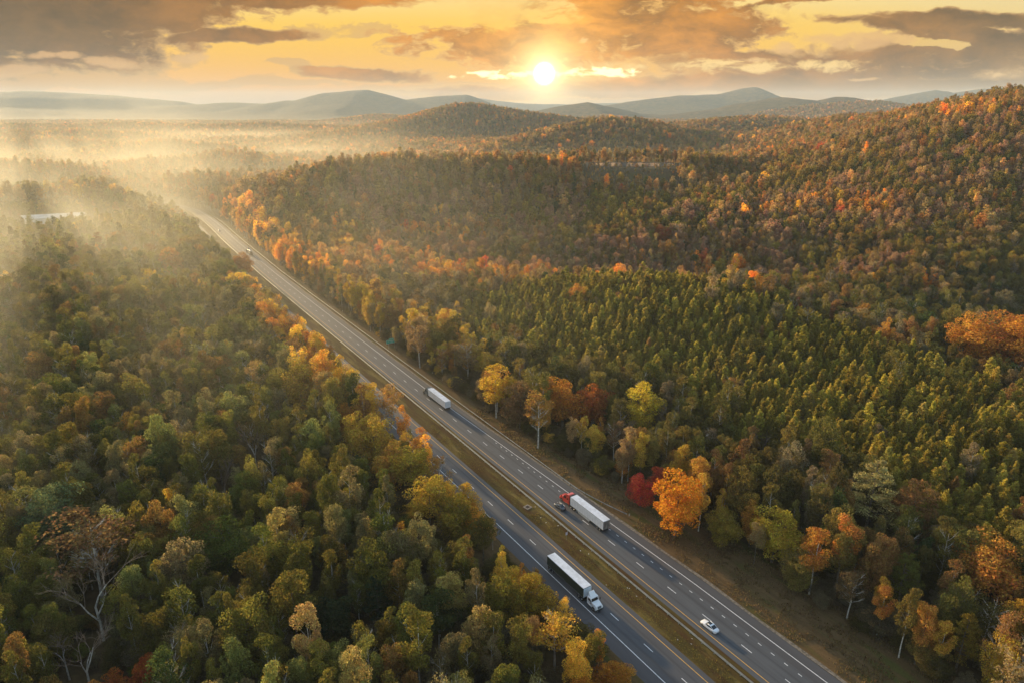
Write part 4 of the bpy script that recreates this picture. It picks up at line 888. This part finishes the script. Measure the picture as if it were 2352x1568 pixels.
# named trees: picture x, y of the foot, kind, colour, height, width factor, label
FEAT = [
    (1548, 1232, 'round', 'orange', 19.5, 1.08, 'blazing orange tree standing alone at the edge of the right verge', (.66, .27, .030)),
    (1470, 1165, 'round', 'red', 11, 1.0, 'crimson tree just left of the blazing orange tree on the right verge', (.60, .075, .050)),
    (1512, 1150, 'poplar', 'red', 12, 1.2, 'small red tree squeezed behind the left side of the blazing orange tree', (.52, .09, .05)),
    (1658, 1250, 'round', 'olive', 11, 1.2, 'low olive yellow tree on the verge right of the blazing orange tree', (.34, .25, .045)),
    (1772, 1290, 'round', 'golden yellow', 15.5, 1.15, 'yellow topped bushy tree at the verge below the bare pink tree', (.50, .36, .05)),
    (1985, 1225, 'layered', 'pale green', 23, 1.1, 'tall pale layered pine rising above the dark pines at right', (.44, .37, .15)),
    (2255, 1390, 'round', 'orange', 19, 1.2, 'round dome of orange leaves near the right edge of the photo', (.56, .26, .055)),
    (2195, 1540, 'layered', 'golden yellow', 15, .9, 'golden green pine near the bottom right corner', (.26, .18, .030)),
    (2060, 1400, 'layered', 'green', 16, 1.0, 'yellow green pine with drooping plates right of the verge', (.16, .15, .030)),
    (2330, 1500, 'round', 'golden yellow', 14, .9, 'golden tree cut by the right edge near the bottom', (.48, .28, .04)),
    (1945, 1420, 'sparse', 'rust brown', 13, 1.0, 'thin brown tree with pale trunk at the edge of the right verge', (.20, .13, .06)),
    (1140, 960, 'poplar', 'golden yellow', 20, 1.35, 'tall golden yellow tree left of the orange group beside the highway', (.66, .42, .06)),
    (1195, 985, 'round', 'grey brown', 17, .9, 'brownish tree right of the tall golden yellow tree', (.26, .15, .07)),
    (1235, 1030, 'sparse', 'orange', 19, 1.1, 'thin orange leaved tree with long bare trunk by the highway', (.42, .23, .06)),
    (1290, 985, 'round', 'orange', 19, .95, 'orange tree behind the thin leaved one, left of the red orange tree', (.50, .21, .04)),
    (1360, 985, 'round', 'red', 18, .95, 'red orange tree left of the bright yellow tree in front of the pines', (.42, .12, .035)),
    (1472, 1010, 'round', 'golden yellow', 22, .85, 'bright yellow tree standing tall in front of the pine stand', (.60, .43, .05)),
    (1410, 1060, 'sparse', 'grey brown', 16, .9, 'almost leafless brown tree below the red orange tree', (.24, .14, .07)),
    (1075, 880, 'sparse', 'tan', 18, 1.2, 'tan thin tree between the exit sign and the golden yellow tree', (.28, .18, .08)),
    (965, 845, 'sparse', 'tan', 19, 1.0, 'pale tan tree with twin bare trunks behind the exit sign', (.36, .22, .10)),
    (905, 770, 'round', 'orange', 15, .9, 'rusty orange tree just behind the exit sign', (.38, .21, .07)),
    (695, 945, 'round', 'golden yellow', 19, 1.15, 'broad golden crowned tree in the left woods near the highway', (.52, .33, .05)),
    (800, 1010, 'round', 'orange', 14, .85, 'orange tree between the golden crowned tree and the near carriageway', (.54, .24, .035)),
    (865, 1085, 'round', 'golden yellow', 18, 1.0, 'yellow orange tree overhanging the near carriageway', (.46, .29, .045)),
    (950, 1150, 'poplar', 'golden yellow', 17, 1.5, 'yellow leaved tree at the road edge beside the median', (.42, .30, .045)),
    (1010, 1150, 'sparse', 'orange', 14, 1.0, 'thin orange tree leaning over the near carriageway', (.44, .24, .07)),
    (835, 1060, 'round', 'golden yellow', 18, .9, 'golden tree between the small orange one and the near carriageway', (.54, .33, .05)),
    (905, 1130, 'round', 'orange', 16, .9, 'amber tree at the road edge just above the yellow median side tree', (.50, .27, .05)),
    (990, 1225, 'poplar', 'golden yellow', 17, 1.4, 'slim golden tree in the edge row right of the amber tree', (.50, .33, .05)),
    (885, 1000, 'sparse', 'orange', 17, 1.1, 'pale orange open tree in the edge row beside the hidden carriageway', (.48, .26, .07)),
    (905, 960, 'sparse', 'orange', 14, 1.0, 'wispy orange tree in front of the distant near carriageway', (.44, .24, .07)),
    (1050, 1260, 'round', 'olive', 15, .85, 'olive and yellow pine like tree left of the near carriageway', (.26, .19, .030)),
    (1110, 1290, 'poplar', 'olive', 13, 1.3, 'dark olive tree right of the yellow olive one near the white line', (.14, .11, .025)),
    (1215, 1440, 'round', 'golden yellow', 13, .95, 'golden tree hiding the rear wheels of the green trailer', (.36, .24, .035)),
    (1150, 1440, 'round', 'olive', 14, .9, 'yellow green tree left of the golden tree at the green trailer', (.26, .20, .035)),
    (1275, 1545, 'sparse', 'golden yellow', 15, 1.15, 'golden leaved tree with open crown below the green trailer', (.60, .36, .06)),
    (1395, 1610, 'round', 'orange', 10, .9, 'orange and rust tree at the bottom edge beside the near carriageway', (.44, .19, .035)),
    (1330, 1640, 'round', 'orange', 9, .9, 'orange tree cut by the bottom edge', (.62, .27, .04)),
    (105, 900, 'round', 'orange', 18, .95, 'copper orange egg shaped tree in the hazy woods at far left', (.38, .21, .06)),
    (525, 1335, 'round', 'green', 16, 1.05, 'bright green round tree in the left woods', (.13, .145, .028)),
    (150, 1270, 'round', 'pale green', 19, 1.05, 'pale grey green round tree near the left edge', (.15, .18, .075)),
    (235, 1380, 'sparse', 'rust brown', 24, 1.5, 'big rust brown tree with white branches at lower left', (.20, .12, .055)),
    (345, 1600, 'poplar', 'red', 10, 1.4, 'small red orange tree at the bottom edge left of centre', (.42, .10, .03)),
    (275, 1625, 'round', 'orange', 9, .8, 'orange red shrub like tree at the bottom edge', (.46, .14, .035)),
    (870, 1450, 'layered', 'dark green', 14, .8, 'dark green conifer standing among the lower left woods', (.045, .065, .028)),
    (1010, 1500, 'poplar', 'dark green', 15, 1.4, 'dark green tree with yellow tip in the lower woods', (.075, .085, .025)),
    (770, 1480, 'round', 'dark green', 12, .95, 'dark rounded evergreen left of the yellow tipped tree', (.050, .065, .025)),
    (2215, 850, 'round', 'orange', 25, 1.1, 'left tree of the orange group at the right edge', (.58, .27, .05)),
    (2275, 860, 'round', 'orange', 28, 1.15, 'largest rusty orange tree of the group at the right edge', (.48, .20, .045)),
    (2335, 880, 'round', 'orange', 29, 1.15, 'orange tree cut by the right edge of the photo', (.56, .24, .045)),
    (2170, 800, 'poplar', 'golden yellow', 15, 1.5, 'yellow tree at the left end of the orange group', (.60, .40, .06)),
    (2140, 760, 'poplar', 'golden yellow', 16, 1.3, 'tan yellow tree behind the left end of the orange group', (.46, .32, .08)),
    (1190, 600, 'poplar', 'tan', 20, 1.5, 'pale golden oval tree behind the pine stand', (.40, .28, .10)),
    (1515, 600, 'round', 'red', 19, 1.0, 'pinkish red crown behind the pine stand', (.44, .14, .06)),
    (1650, 650, 'round', 'golden yellow', 18, .9, 'yellow crowned tree behind the right half of the pine stand', (.36, .27, .05)),
    (1800, 690, 'sparse', 'orange', 19, 1.3, 'spreading orange tree behind the pine crest', (.44, .24, .08)),
    (400, 640, 'round', 'orange', 19, 1.0, 'orange brown tree on top of the misty rise at left', (.50, .22, .05)),
    (450, 640, 'round', 'olive', 20, 1.1, 'olive tree right of the orange brown one on the misty rise', (.20, .17, .04)),
    (560, 640, 'round', 'orange', 17, 1.2, 'russet tree beside the highway at the right end of the misty rise', (.40, .17, .04)),
]
bare_feat = [(238, 1470, 0, 26, 'tall bare white limbed tree at lower left'), (215, 1600, 2, 20, 'bare forked tree at the bottom left edge'), (1748, 1062, 1, 15, 'bare pinkish tree in front of the dark pines'),
             (590, 1080, 2, 17, 'bare grey tree in the middle of the left woods'), (520, 1140, 1, 15, 'bare spreading tree left of the bright green tree'), (160, 1560, 2, 15, 'bare twiggy tree left of the white limbed one')]

def terr1(x, y): return float(terrain(np.array([x]), np.array([y]))[0])
def foot(px, py):
    z = 0.0
    for _ in range(6): x, y = at(px, py, z); z = terr1(x, y)
    return x, y, z
def project(x, y, z):
    zz = z - HC; f = y * CP - zz * SP; up = y * SP + zz * CP
    return 1176 + FPX * x / f, 784 - FPX * up / f

def place_tree(name, kind, lib, x, y, z, H, wf, tint, label, cat, group, i, rz):
    h0 = {'round': 17.5, 'poplar': 19.5, 'sparse': 18.5, 'pine': 15.3, 'layered': 20}[kind]; k = H / h0
    R = empty(name, (x, y, z), rz); tag(R, label, cat, group)
    c, t = lib[i % len(lib)]
    o = link('crown', c, None, R); o['tint'] = [float(v) for v in tint]; o.scale = (k * wf, k * wf, k)
    o2 = link('trunk', t, None, R); o2.scale = (k * min(1.1, wf), k * min(1.1, wf), k)
    return R
feat_xy = []; FEAT_PX = []; n_broad = 0; n_pine = 0
for i, (px, py, kind, cn, H, wf, label, col) in enumerate(FEAT):
    x, y, z = foot(px, py); feat_xy.append((x, y, 2.5 + 2.0 * wf)); H = H * (1.18 if px < 1330 and py < 1600 else 1.08); wf = wf * 1.08
    fu, fv = project(x, y, z + H * .62); ff = y * CP - (z + H * .62 - HC) * SP
    FEAT_PX.append((fu, fv, ff, wf * H * {'poplar': .155, 'sparse': .2, 'round': .3, 'layered': .24}[kind] * FPX / ff * .95, H * .42 * FPX / ff))
    nm = 'conifer_tree' if kind == 'layered' else 'broadleaf_tree'
    place_tree(nm, kind, HI[kind], x, y, z, H, wf, col, label, 'conifer' if kind == 'layered' else 'tree', None, i, i * 1.7)
for i, (px, py, v, H, label) in enumerate(bare_feat):
    x, y, z = foot(px, py); feat_xy.append((x, y, 4.5)); fu, fv = project(x, y, z + H * .55); ff = y * CP - (z + H * .55 - HC) * SP; FEAT_PX.append((fu, fv, ff, H * .22 * FPX / ff, H * .42 * FPX / ff)); R = empty('bare_tree', (x, y, z), i * 1.3 + 0.4); tag(R, label, 'bare tree')
    k = H / 22 if v == 0 else H / (16 if v == 1 else 18)
    for nm, me in (('trunk', BARE[v][0]), ('branches', BARE[v][1])): o = link(nm, me, None, R); o.scale = (k, k, k)

# ---- the woods: jittered positions, kept where something of the tree can be seen
def inside(px, py, poly):
    r = np.zeros(len(px), bool); j = len(poly) - 1
    for i in range(len(poly)):
        a, b = poly[i], poly[j]; c = ((a[1] > py) != (b[1] > py)) & (px < (b[0] - a[0]) * (py - a[1]) / (b[1] - a[1] + 1e-9) + a[0]); r ^= c; j = i
    return r
def proj_np(x, y, z):
    zz = z - HC; f = y * CP - zz * SP; up = y * SP + zz * CP
    return 1176 + FPX * x / f, 784 - FPX * up / f, f
PINE_TOP = [(1055, 722), (1100, 680), (1180, 652), (1300, 640), (1500, 632), (1650, 648), (1800, 695), (1950, 750), (2100, 805), (2250, 855), (2450, 910), (2450, 1300), (2330, 1260), (2200, 1225), (2050, 1130), (1880, 1010), (1700, 990), (1600, 940), (1530, 860), (1400, 850), (1280, 830), (1180, 790), (1090, 780)]
def grid(y0, y1, sp, seed):
    r = np.random.RandomState(seed); xs = np.arange(-0.86 * y1 - 60, 0.86 * y1 + 60, sp); ys = np.arange(y0, y1, sp * .9); X, Y = np.meshgrid(xs, ys); X = X + (np.arange(len(ys))[:, None] % 2) * sp * .5
    X = X.ravel() + r.uniform(-.42, .42, X.size) * sp; Y = Y.ravel() + r.uniform(-.42, .42, Y.size) * sp; k = (np.abs(X) < .83 * Y + 60); return X[k], Y[k]
def clear_mask(x, y, top, rad):
    s, o = road_co(x, y); sy = np.interp(s, RS, RP[:, 1]); near = (y < 1400)
    right = np.interp(sy, [60, 150, 175, 205, 240, 300, 900], [32, 30.5, 27, 23.5, 20, 17.5, 16.5]); left = np.interp(sy, [60, 170, 220, 560, 900], [-27.5, -27, -26, -26, -25])
    bad = near & (o > left) & (o < right)
    # sight line from the camera over the tree top down to the road
    k = np.where(top < HC - 1, HC / np.maximum(HC - top, 1), 50); gx, gy = x * k, y * k; gx2, gy2 = gx + rad * .55, gy
    S, O = road_co(gx2, gy2); SY = np.interp(S, RS, RP[:, 1])
    lim = np.interp(SY, [60, 150, 195, 225, 262, 300, 560, 640, 800, 900], [-21.5, -20, -16, -11, -6.5, -4.8, -4.0, -5, -4.5, 30])
    hid = near & (o < -20) & (O > lim) & (gy < 880) & (gy > 20) & (np.abs(k) < 40)
    return bad, hid
BAN = [(-470, 705, 75, 42), (POND[0], POND[1], 66, 50), (-385, 800, 14, 12), (-440, 735, 60, 30), (-250, 1700, 60, 25), (-640, 1700, 100, 12)]
def build_woods():
    bands = [(62, 700, 5.5, 1.0), (700, 1500, 8.2, 1.12), (1500, 3000, 11.5, 1.4), (3000, 5000, 17, 1.9)]
    A = []
    for b, (y0, y1, sp, kf) in enumerate(bands):
        x, y = grid(y0, y1, sp, 100 + b); A.append(np.c_[x, y, np.full(len(x), kf), np.zeros(len(x))])
    xp, yp = grid(95, 560, 3.35, 300); A.append(np.c_[xp, yp, np.ones(len(xp)), np.ones(len(xp))])
    xb, yb = grid(62, 520, 4.6, 301); A.append(np.c_[xb, yb, np.ones(len(xb)), np.full(len(xb), 2.0)])
    A = np.concatenate(A); x, y, kf, isp = A.T; z = terrain(x, y); und = isp > 1.5; isp = (isp > 0) & ~und; n = len(x)
    r = np.random.RandomState(9)
    pu, pv, _ = proj_np(x, y, z + 13); inp = inside(pu, pv, PINE_TOP) & (y < 480) & (y > 95)
    keep = np.where(isp, inp & (r.rand(n) < .93), ~inp | (r.rand(n) < .05))
    H = np.where(isp, r.normal(13.8, 2.3, n), r.normal(17.5, 3.6, n) * np.where(kf > 1.3, 1 + (kf - 1) * .25, 1)); H = np.clip(H, 7, 26); H = np.where(und, r.uniform(3.5, 7.5, n), H)
    u1 = r.rand(n); cl = fbm(x / 45 + 9, y / 45, 3)
    kind = np.where(isp, 3, np.where(u1 < .17 + .6 * (cl - .47), 0, np.where(u1 < .83, 1, 2))); kind = np.where(und, 0, kind)
    right = road_co(x, y)[1] > 0
    s_, o_ = road_co(x, y); edge_tall = (o_ < -24) & (o_ > -50) & (y > 205) & (y < 640) & ~und; H = np.where(edge_tall, r.uniform(18, 27, n), H)
    # small open-grown trees on the road edge
    bad, hid = clear_mask(x, y, z + H, np.where(kind == 0, 5, 3))
    H2 = H * .62; bad2, hid2 = clear_mask(x, y, z + H2, np.where(kind == 0, 3.2, 2))
    sm = hid & ~hid2 & (r.rand(n) < .75); H = np.where(sm, H2, H); hid = hid & ~sm
    keep &= ~bad & ~hid
    for cx, cy, rx, ry in BAN: keep &= ((x - cx) / rx) ** 2 + ((y - cy) / ry) ** 2 > 1
    # thinner and lower on the sight line to the pond and the yard
    for fx, fy, fr in feat_xy: keep &= (x - fx) ** 2 + (y - fy) ** 2 > fr * fr
    pond_front = (np.abs(x - POND[0] * y / POND[1]) < 60) & (y > 830) & (y < POND[1]); H = np.where(pond_front, H * .3, H)
    yard_front = (y > 560) & (y < 735) & (x < -.58 * y) & (x > -.76 * y) & (y < 900); H = np.where(yard_front & (r.rand(n) < .6), H * .6, H)
    cu, cv, cf = proj_np(x, y, z + H * .72)
    for fu, fv, ff, rx_, ry_ in FEAT_PX: keep &= ~((cf < ff - 1.0) & (((cu - fu) / (rx_ + .3 * 3 * FPX / cf)) ** 2 + ((cv - fv) / (ry_ + .2 * 4 * FPX / cf)) ** 2 < 1))
    gap = fbm(x / 30 + 40, y / 30 + 7, 2); keep &= (gap > .13) | right | isp
    x, y, z, kf, H, kind, isp, cl, right, und = [a[keep] for a in (x, y, z, kf, H, kind, isp, cl, right, und)]
    # visibility: running maximum of elevation per azimuth column
    az = np.arctan2(x, y); elt = (z + H - HC) / np.hypot(x, y); d = np.hypot(x, y); nb = 1400; bi = ((az + .75) / 1.5 * nb).astype(int).clip(0, nb - 1)
    gr = np.geomspace(60, 5200, 260); ga = (np.arange(nb) + .5) / nb * 1.5 - .75; GA, GR = np.meshgrid(ga, gr, indexing='ij')
    gz = terrain(np.sin(GA) * GR, np.cos(GA) * GR) + 7; ge = (gz - HC) / GR; gm = np.maximum.accumulate(ge, 1); di = np.searchsorted(gr, d * .96).clip(1, 259) - 1
    vis = elt > gm[bi, di] - .004
    x, y, z, kf, H, kind, isp, cl, right, d, und = [a[vis] for a in (x, y, z, kf, H, kind, isp, cl, right, d, und)]; n = len(x)
    # colours by place
    names = list(PAL); P = np.array([PAL[k] for k in names]); ix = {k: i for i, k in enumerate(names)}
    def pick(w): w = np.array([w.get(k, 0) for k in names], float); return w / w.sum()
    zones = {
        'left': pick({'olive': 4, 'grey brown': 2.6, 'rust brown': 1.2, 'dark olive': 3, 'green': 2.0, 'pale green': 1.6, 'orange': .10, 'golden yellow': .15, 'tan': .5}),
        'edge': pick({'orange': 2.8, 'golden yellow': 4.0, 'tan': 1.8, 'olive': 1.5, 'rust brown': 1.4, 'green': .4}),
        'right': pick({'rust brown': 3.4, 'orange': .8, 'tan': 2.0, 'olive': 2.0, 'grey brown': 2.6, 'dark olive': 1.3, 'golden yellow': .3, 'red': .10, 'pale green': .2}),
        'mid': pick({'grey brown': 4, 'rust brown': 2.0, 'dark olive': 1.8, 'olive': 1.6, 'tan': .8, 'orange': .12, 'red': .05, 'green': .4}),
        'warm': pick({'orange': 1.9, 'rust brown': 2.4, 'golden yellow': 1.1, 'tan': 2.2, 'olive': 1.2, 'red': .15, 'grey brown': 1.0}),
        'valley': pick({'mauve brown': 4, 'grey brown': 2, 'rust brown': .8, 'dark olive': 1.2, 'olive': .8, 'tan': .5}),
        'dull': pick({'dark olive': 3, 'green': 1.5, 'olive': 2, 'grey brown': 1.5, 'rust brown': .7})}
    zone_v = None; so, oo = road_co(x, y); w = fbm(x / 90 + 50, y / 90, 3) + .3 * (fbm(x / 25, y / 25 + 9, 2) - .5)
    dkc = (~isp) & ~und & (r.rand(n) < .035)
    zone = np.where(~right, 'left', 'right'); zone = np.where(right & (y < 900) & (y > 330), np.where(w > np.where((y > 400) & (y < 640), .44, .54), 'warm', 'mid'), zone)
    zone = np.where(right & (y < 700) & (oo > 40) & (oo < 1500) & (w < .43), 'dull', zone); zone = np.where(right & (oo < 42) & (y < 800), 'edge', zone)
    zone = np.where((~right) & (oo > -44) & (y < 430), np.where(w > .27, 'edge', 'left'), zone); zone = np.where((~right) & (y > 420), np.where(w > .52, 'warm', 'left'), zone)
    zone = np.where(right & (y > 470) & (y < 800) & (oo > 110) & (w < .56), np.where(w < .36, 'dull', 'valley'), zone)
    zone = np.where(right & (y >= 900), np.where(w > .45, 'right', 'mid'), zone)
    ci = np.zeros(n, int)
    for k, pw in zones.items():
        m = zone == k; ci[m] = r.choice(len(names), m.sum(), p=pw)
    ci = np.where(kind == 3, np.where(r.rand(n) < .10, ix['olive'], np.where(r.rand(n) < .006, ix['rust brown'], ix['pine green'])), ci)
    ci = np.where(dkc, ix['dark green'], ci)
    tint = P[ci] * r.uniform(.78, 1.22, (n, 1)) * r.uniform(.93, 1.07, (n, 3))
    le = (zone == 'edge') & ~right; tint[le] *= [1.3, 1.2, 1.0]; tint[zone == 'left'] *= [1.08, 1.11, .84]
    rt = right & (y > 450) & (kind != 3); tint[rt] *= [1.55, 1.30, 1.05]
    tint[kind == 3] *= r.uniform(.8, 2.0, ((kind == 3).sum(), 1))
    wf = np.where(kind == 0, r.uniform(.48, .85, n), r.uniform(.6, 1.02, n)) * kf; wf = np.where(kind == 3, r.uniform(.85, 1.4, n), wf); wf = np.where(und, r.uniform(1.2, 1.9, n), wf)
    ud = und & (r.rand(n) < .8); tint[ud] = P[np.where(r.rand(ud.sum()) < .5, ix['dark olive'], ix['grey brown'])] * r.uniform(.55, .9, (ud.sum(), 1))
    u, v, f = proj_np(x, y, z + H * .7); vis_in = (u > -10) & (u < 2362) & (v > -10) & (v < 1580)
    big = (H * wf * np.where(kind == 0, 11, np.where(kind == 3, 4, 7)) ** 1) / f ** 2
    out_i = np.zeros(n, bool)
    for grp, cap in (((kind != 3) & ~und, 300 - len(FEAT) + 8), (kind == 3, 296)):
        c = np.where(grp & vis_in)[0]; c = c[np.argsort(-big[c])][:cap]; out_i[c] = True
    # labels
    lab = {}
    def band(v_): return 'bottom' if v_ > 1440 else 'low' if v_ > 1260 else 'lower middle' if v_ > 1080 else 'middle' if v_ > 900 else 'upper middle'
    cols = ['far left', 'left', 'inner left', 'centre left', 'centre right', 'inner right', 'right', 'far right']
    recs = []
    for i in np.where(out_i)[0]:
        cn = names[ci[i]]; kn = ['round', 'poplar', 'sparse', 'pine'][kind[i]]; ui, vi = float(u[i]), float(v[i]); cpos = cols[int(min(7, max(0, ui // 294)))]
        side = 'right woods' if right[i] else 'left woods'; 
        if kn == 'pine': base = f'{cn if cn != "pine green" else "deep green"} pine in planted stand, {cpos}, {band(vi)}'
        else: base = f'{cn} {SHAPEW[kn]} tree in {side}, {cpos}, {band(vi)}'
        recs.append((base, ui, i, kn, cn)); lab.setdefault(base, []).append((ui, i))
    ordn = ['leftmost', 'second from left', 'third from left', 'fourth from left', 'fifth from left', 'sixth from left', 'seventh from left', 'eighth from left', 'ninth from left', 'tenth from left']
    final = {}
    for b_, L in lab.items():
        L.sort()
        for q, (_, i) in enumerate(L):
            if len(L) == 1: final[i] = b_
            else: final[i] = (ordn[q] if q < 10 else f'{q + 1}th from left') + ' ' + b_
    for base, ui, i, kn, cn in recs:
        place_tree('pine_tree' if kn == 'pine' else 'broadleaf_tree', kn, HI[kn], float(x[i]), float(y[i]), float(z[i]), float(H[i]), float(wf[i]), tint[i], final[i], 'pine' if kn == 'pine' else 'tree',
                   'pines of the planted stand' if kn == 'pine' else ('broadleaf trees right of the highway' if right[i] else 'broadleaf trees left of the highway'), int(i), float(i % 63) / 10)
    rest = ~out_i
    def scatter(name, sel, libs, h0s, label):
        idx = np.where(sel)[0]; me = bpy.data.meshes.new(name); me.vertices.add(len(idx)); me.vertices.foreach_set('co', np.c_[x, y, z][idx].astype(np.float32).ravel())
        def attr(nm, ty, key, arr): a = me.attributes.new(nm, ty, 'POINT'); a.data.foreach_set(key, np.ascontiguousarray(arr).ravel())
        attr('tint', 'FLOAT_COLOR', 'color', np.c_[tint[idx], np.ones(len(idx))].astype(np.float32))
        offs = {}; protos = []
        for kk, lib in libs: offs[kk] = (len(protos), len(lib)); protos += lib
        kinds = kind[idx]; pid = np.zeros(len(idx), np.int32); hs = np.zeros(len(idx))
        for kk in offs: m_ = kinds == kk; pid[m_] = offs[kk][0] + r.randint(0, offs[kk][1], m_.sum()); hs[m_] = h0s[kk]
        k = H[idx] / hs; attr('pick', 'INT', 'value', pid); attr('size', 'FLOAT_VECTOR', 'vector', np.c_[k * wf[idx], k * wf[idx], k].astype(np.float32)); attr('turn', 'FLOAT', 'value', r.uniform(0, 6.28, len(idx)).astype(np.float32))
        o = link(name, me); tag(o, label, kind='stuff')
        g = bpy.data.node_groups.new(name, 'GeometryNodeTree'); g.interface.new_socket('Geometry', in_out='INPUT', socket_type='NodeSocketGeometry'); g.interface.new_socket('Geometry', in_out='OUTPUT', socket_type='NodeSocketGeometry')
        gi = g.nodes.new('NodeGroupInput'); go = g.nodes.new('NodeGroupOutput'); ip = g.nodes.new('GeometryNodeInstanceOnPoints'); g.links.new(gi.outputs[0], ip.inputs['Points']); ip.inputs['Pick Instance'].default_value = True
        def named(nm, dt): q = g.nodes.new('GeometryNodeInputNamedAttribute'); q.data_type = dt; q.inputs['Name'].default_value = nm; return q.outputs[0]
        g.links.new(named('pick', 'INT'), ip.inputs['Instance Index']); g.links.new(named('size', 'FLOAT_VECTOR'), ip.inputs['Scale'])
        cx = g.nodes.new('ShaderNodeCombineXYZ'); g.links.new(named('turn', 'FLOAT'), cx.inputs[2]); g.links.new(cx.outputs[0], ip.inputs['Rotation'])
        ji = g.nodes.new('GeometryNodeJoinGeometry')
        for pi, (c_, t_) in reversed(list(enumerate(protos))):
            jj = g.nodes.new('GeometryNodeJoinGeometry')
            for me_ in (c_, t_):
                ob = PROTO.get(me_.name)
                if ob is None: ob = bpy.data.objects.new('proto_' + me_.name, me_); PROTO[me_.name] = ob
                oi = g.nodes.new('GeometryNodeObjectInfo'); oi.inputs['Object'].default_value = ob; oi.inputs['As Instance'].default_value = False; g.links.new(oi.outputs['Geometry'], jj.inputs[0])
            ti = g.nodes.new('GeometryNodeGeometryToInstance'); g.links.new(jj.outputs[0], ti.inputs[0]); g.links.new(ti.outputs[0], ji.inputs[0])
        g.links.new(ji.outputs[0], ip.inputs['Instance']); g.links.new(ip.outputs[0], go.inputs[0])
        md = o.modifiers.new('woods', 'NODES'); md.node_group = g
    h0 = {0: 17.5, 1: 19.5, 2: 18.5, 3: 15.3}; nearb = rest & (kind != 3) & (d < 620); farb = rest & (kind != 3) & (d >= 620)
    kind[farb & (kind == 2)] = 1
    print('woods', n, 'near', nearb.sum(), 'far', farb.sum(), 'pines', (rest & (kind == 3)).sum())
    scatter('broadleaf_forest', nearb, [(0, HI['round']), (1, HI['poplar']), (2, HI['sparse'])], h0, 'autumn woods continuing beyond the nearest trees on both sides of the highway')
    scatter('hill_forest', farb, [(0, LO['round']), (1, LO['poplar'])], h0, 'autumn forest covering the ridges and hills')
    scatter('pine_forest', rest & (kind == 3), [(3, HI['pine'])], h0, 'planted stand of dark green pines on the right')
PROTO = {}
build_woods()

# ------------------------------------------------------------------ air
def vol_box(name, lo, hi, mat):
    m = MB(); m.box([(a + b) / 2 for a, b in zip(lo, hi)], [b - a for a, b in zip(lo, hi)]); return m.build(name, mat)
hm = new_mat('haze'); T = hm.node_tree; T.nodes.remove(bsdf(hm)); pv = T.nodes.new('ShaderNodeVolumePrincipled'); T.links.new(pv.outputs[0], T.nodes['Material Output'].inputs['Volume'])
pv.inputs['Color'].default_value = (.74, .88, 1.0, 1); pv.inputs['Density'].default_value = 0.000052; pv.inputs['Anisotropy'].default_value = 0.05
tag(vol_box('haze', (-20000, -400, -45), (20000, 16500, 385), hm), kind='stuff')
def build_mist():
    m = new_mat('mist'); T = m.node_tree; N.tree = T; T.nodes.remove(bsdf(m)); pv = T.nodes.new('ShaderNodeVolumePrincipled'); T.links.new(pv.outputs[0], T.nodes['Material Output'].inputs['Volume'])
    geo = T.nodes.new('ShaderNodeNewGeometry'); P = N(geo.outputs['Position']); x, y, z = sep(P)
    n1 = noise(vmul(P, (.0016, .0016, .009)), 1.0, 4, .6)
    hz = N.m('EXPONENT', N.m('MAXIMUM', z - 17.0, 0.0) * (-1 / 9.0))
    mask = smooth(x * -1.0 - y * .10, 20.0, 420.0) * smooth(noise(vmul(P, (.0035, .0045, .0)), 1.0, 3, .6), .36, .60) * smooth(y, 500.0, 1300.0)
    body = hz * mask * smooth(n1, .30, .72) * smooth(y, 6000.0, 2500.0) * 0.0014
    sa_, ca_ = math.sin(SUN_AZ), math.cos(SUN_AZ); al = x * sa_ + y * ca_; ac = x * ca_ - y * sa_
    shafts = smooth(noise(comb(al * .0012, ac * .017, z * .004), 1.0, 2, .5), .36, .62) * 1.5 + .25  # light shafts shaped into the mist density, streaked along the sun's bearing
    thin = shafts * N.m('EXPONENT', N.m('MAXIMUM', z, 0.0) * (-1 / 34.0)) * smooth(x * -0.8 - y * .12, -150.0, 200.0) * smooth(y, 100.0, 450.0) * smooth(y, 2200.0, 800.0) * smooth(noise(vmul(P, (.006, .003, .012)), 1.0, 3, .6), .25, .62) * 0.0031
    def puff(cx, cy, rx, ry, d_):
        e = N.m('POWER', (x - cx) / rx, 2.0) + N.m('POWER', (y - cy) / ry, 2.0); return N.m('EXPONENT', e * -1.0) * hz * d_
    dn = body + thin + puff(-930, 2450, 200, 180, .004) + puff(-480, 1600, 90, 110, .004) + puff(-400, 540, 190, 120, .0016) + puff(-700, 1180, 260, 90, .0015) + puff(-1300, 1600, 400, 120, .0010) + puff(150, 1500, 420, 130, .0012) + puff(500, 2700, 700, 250, .0010)
    T.links.new(dn.s, pv.inputs['Density']); pv.inputs['Color'].default_value = (.98, .92, .72, 1); pv.inputs['Anisotropy'].default_value = .25
    m.cycles.volume_step_rate = 1.0
    tag(vol_box('mist', (-4200, 130, -20), (1000, 6000, 150), m), 'pale morning mist lying in the valley at left', kind='stuff')
build_mist()
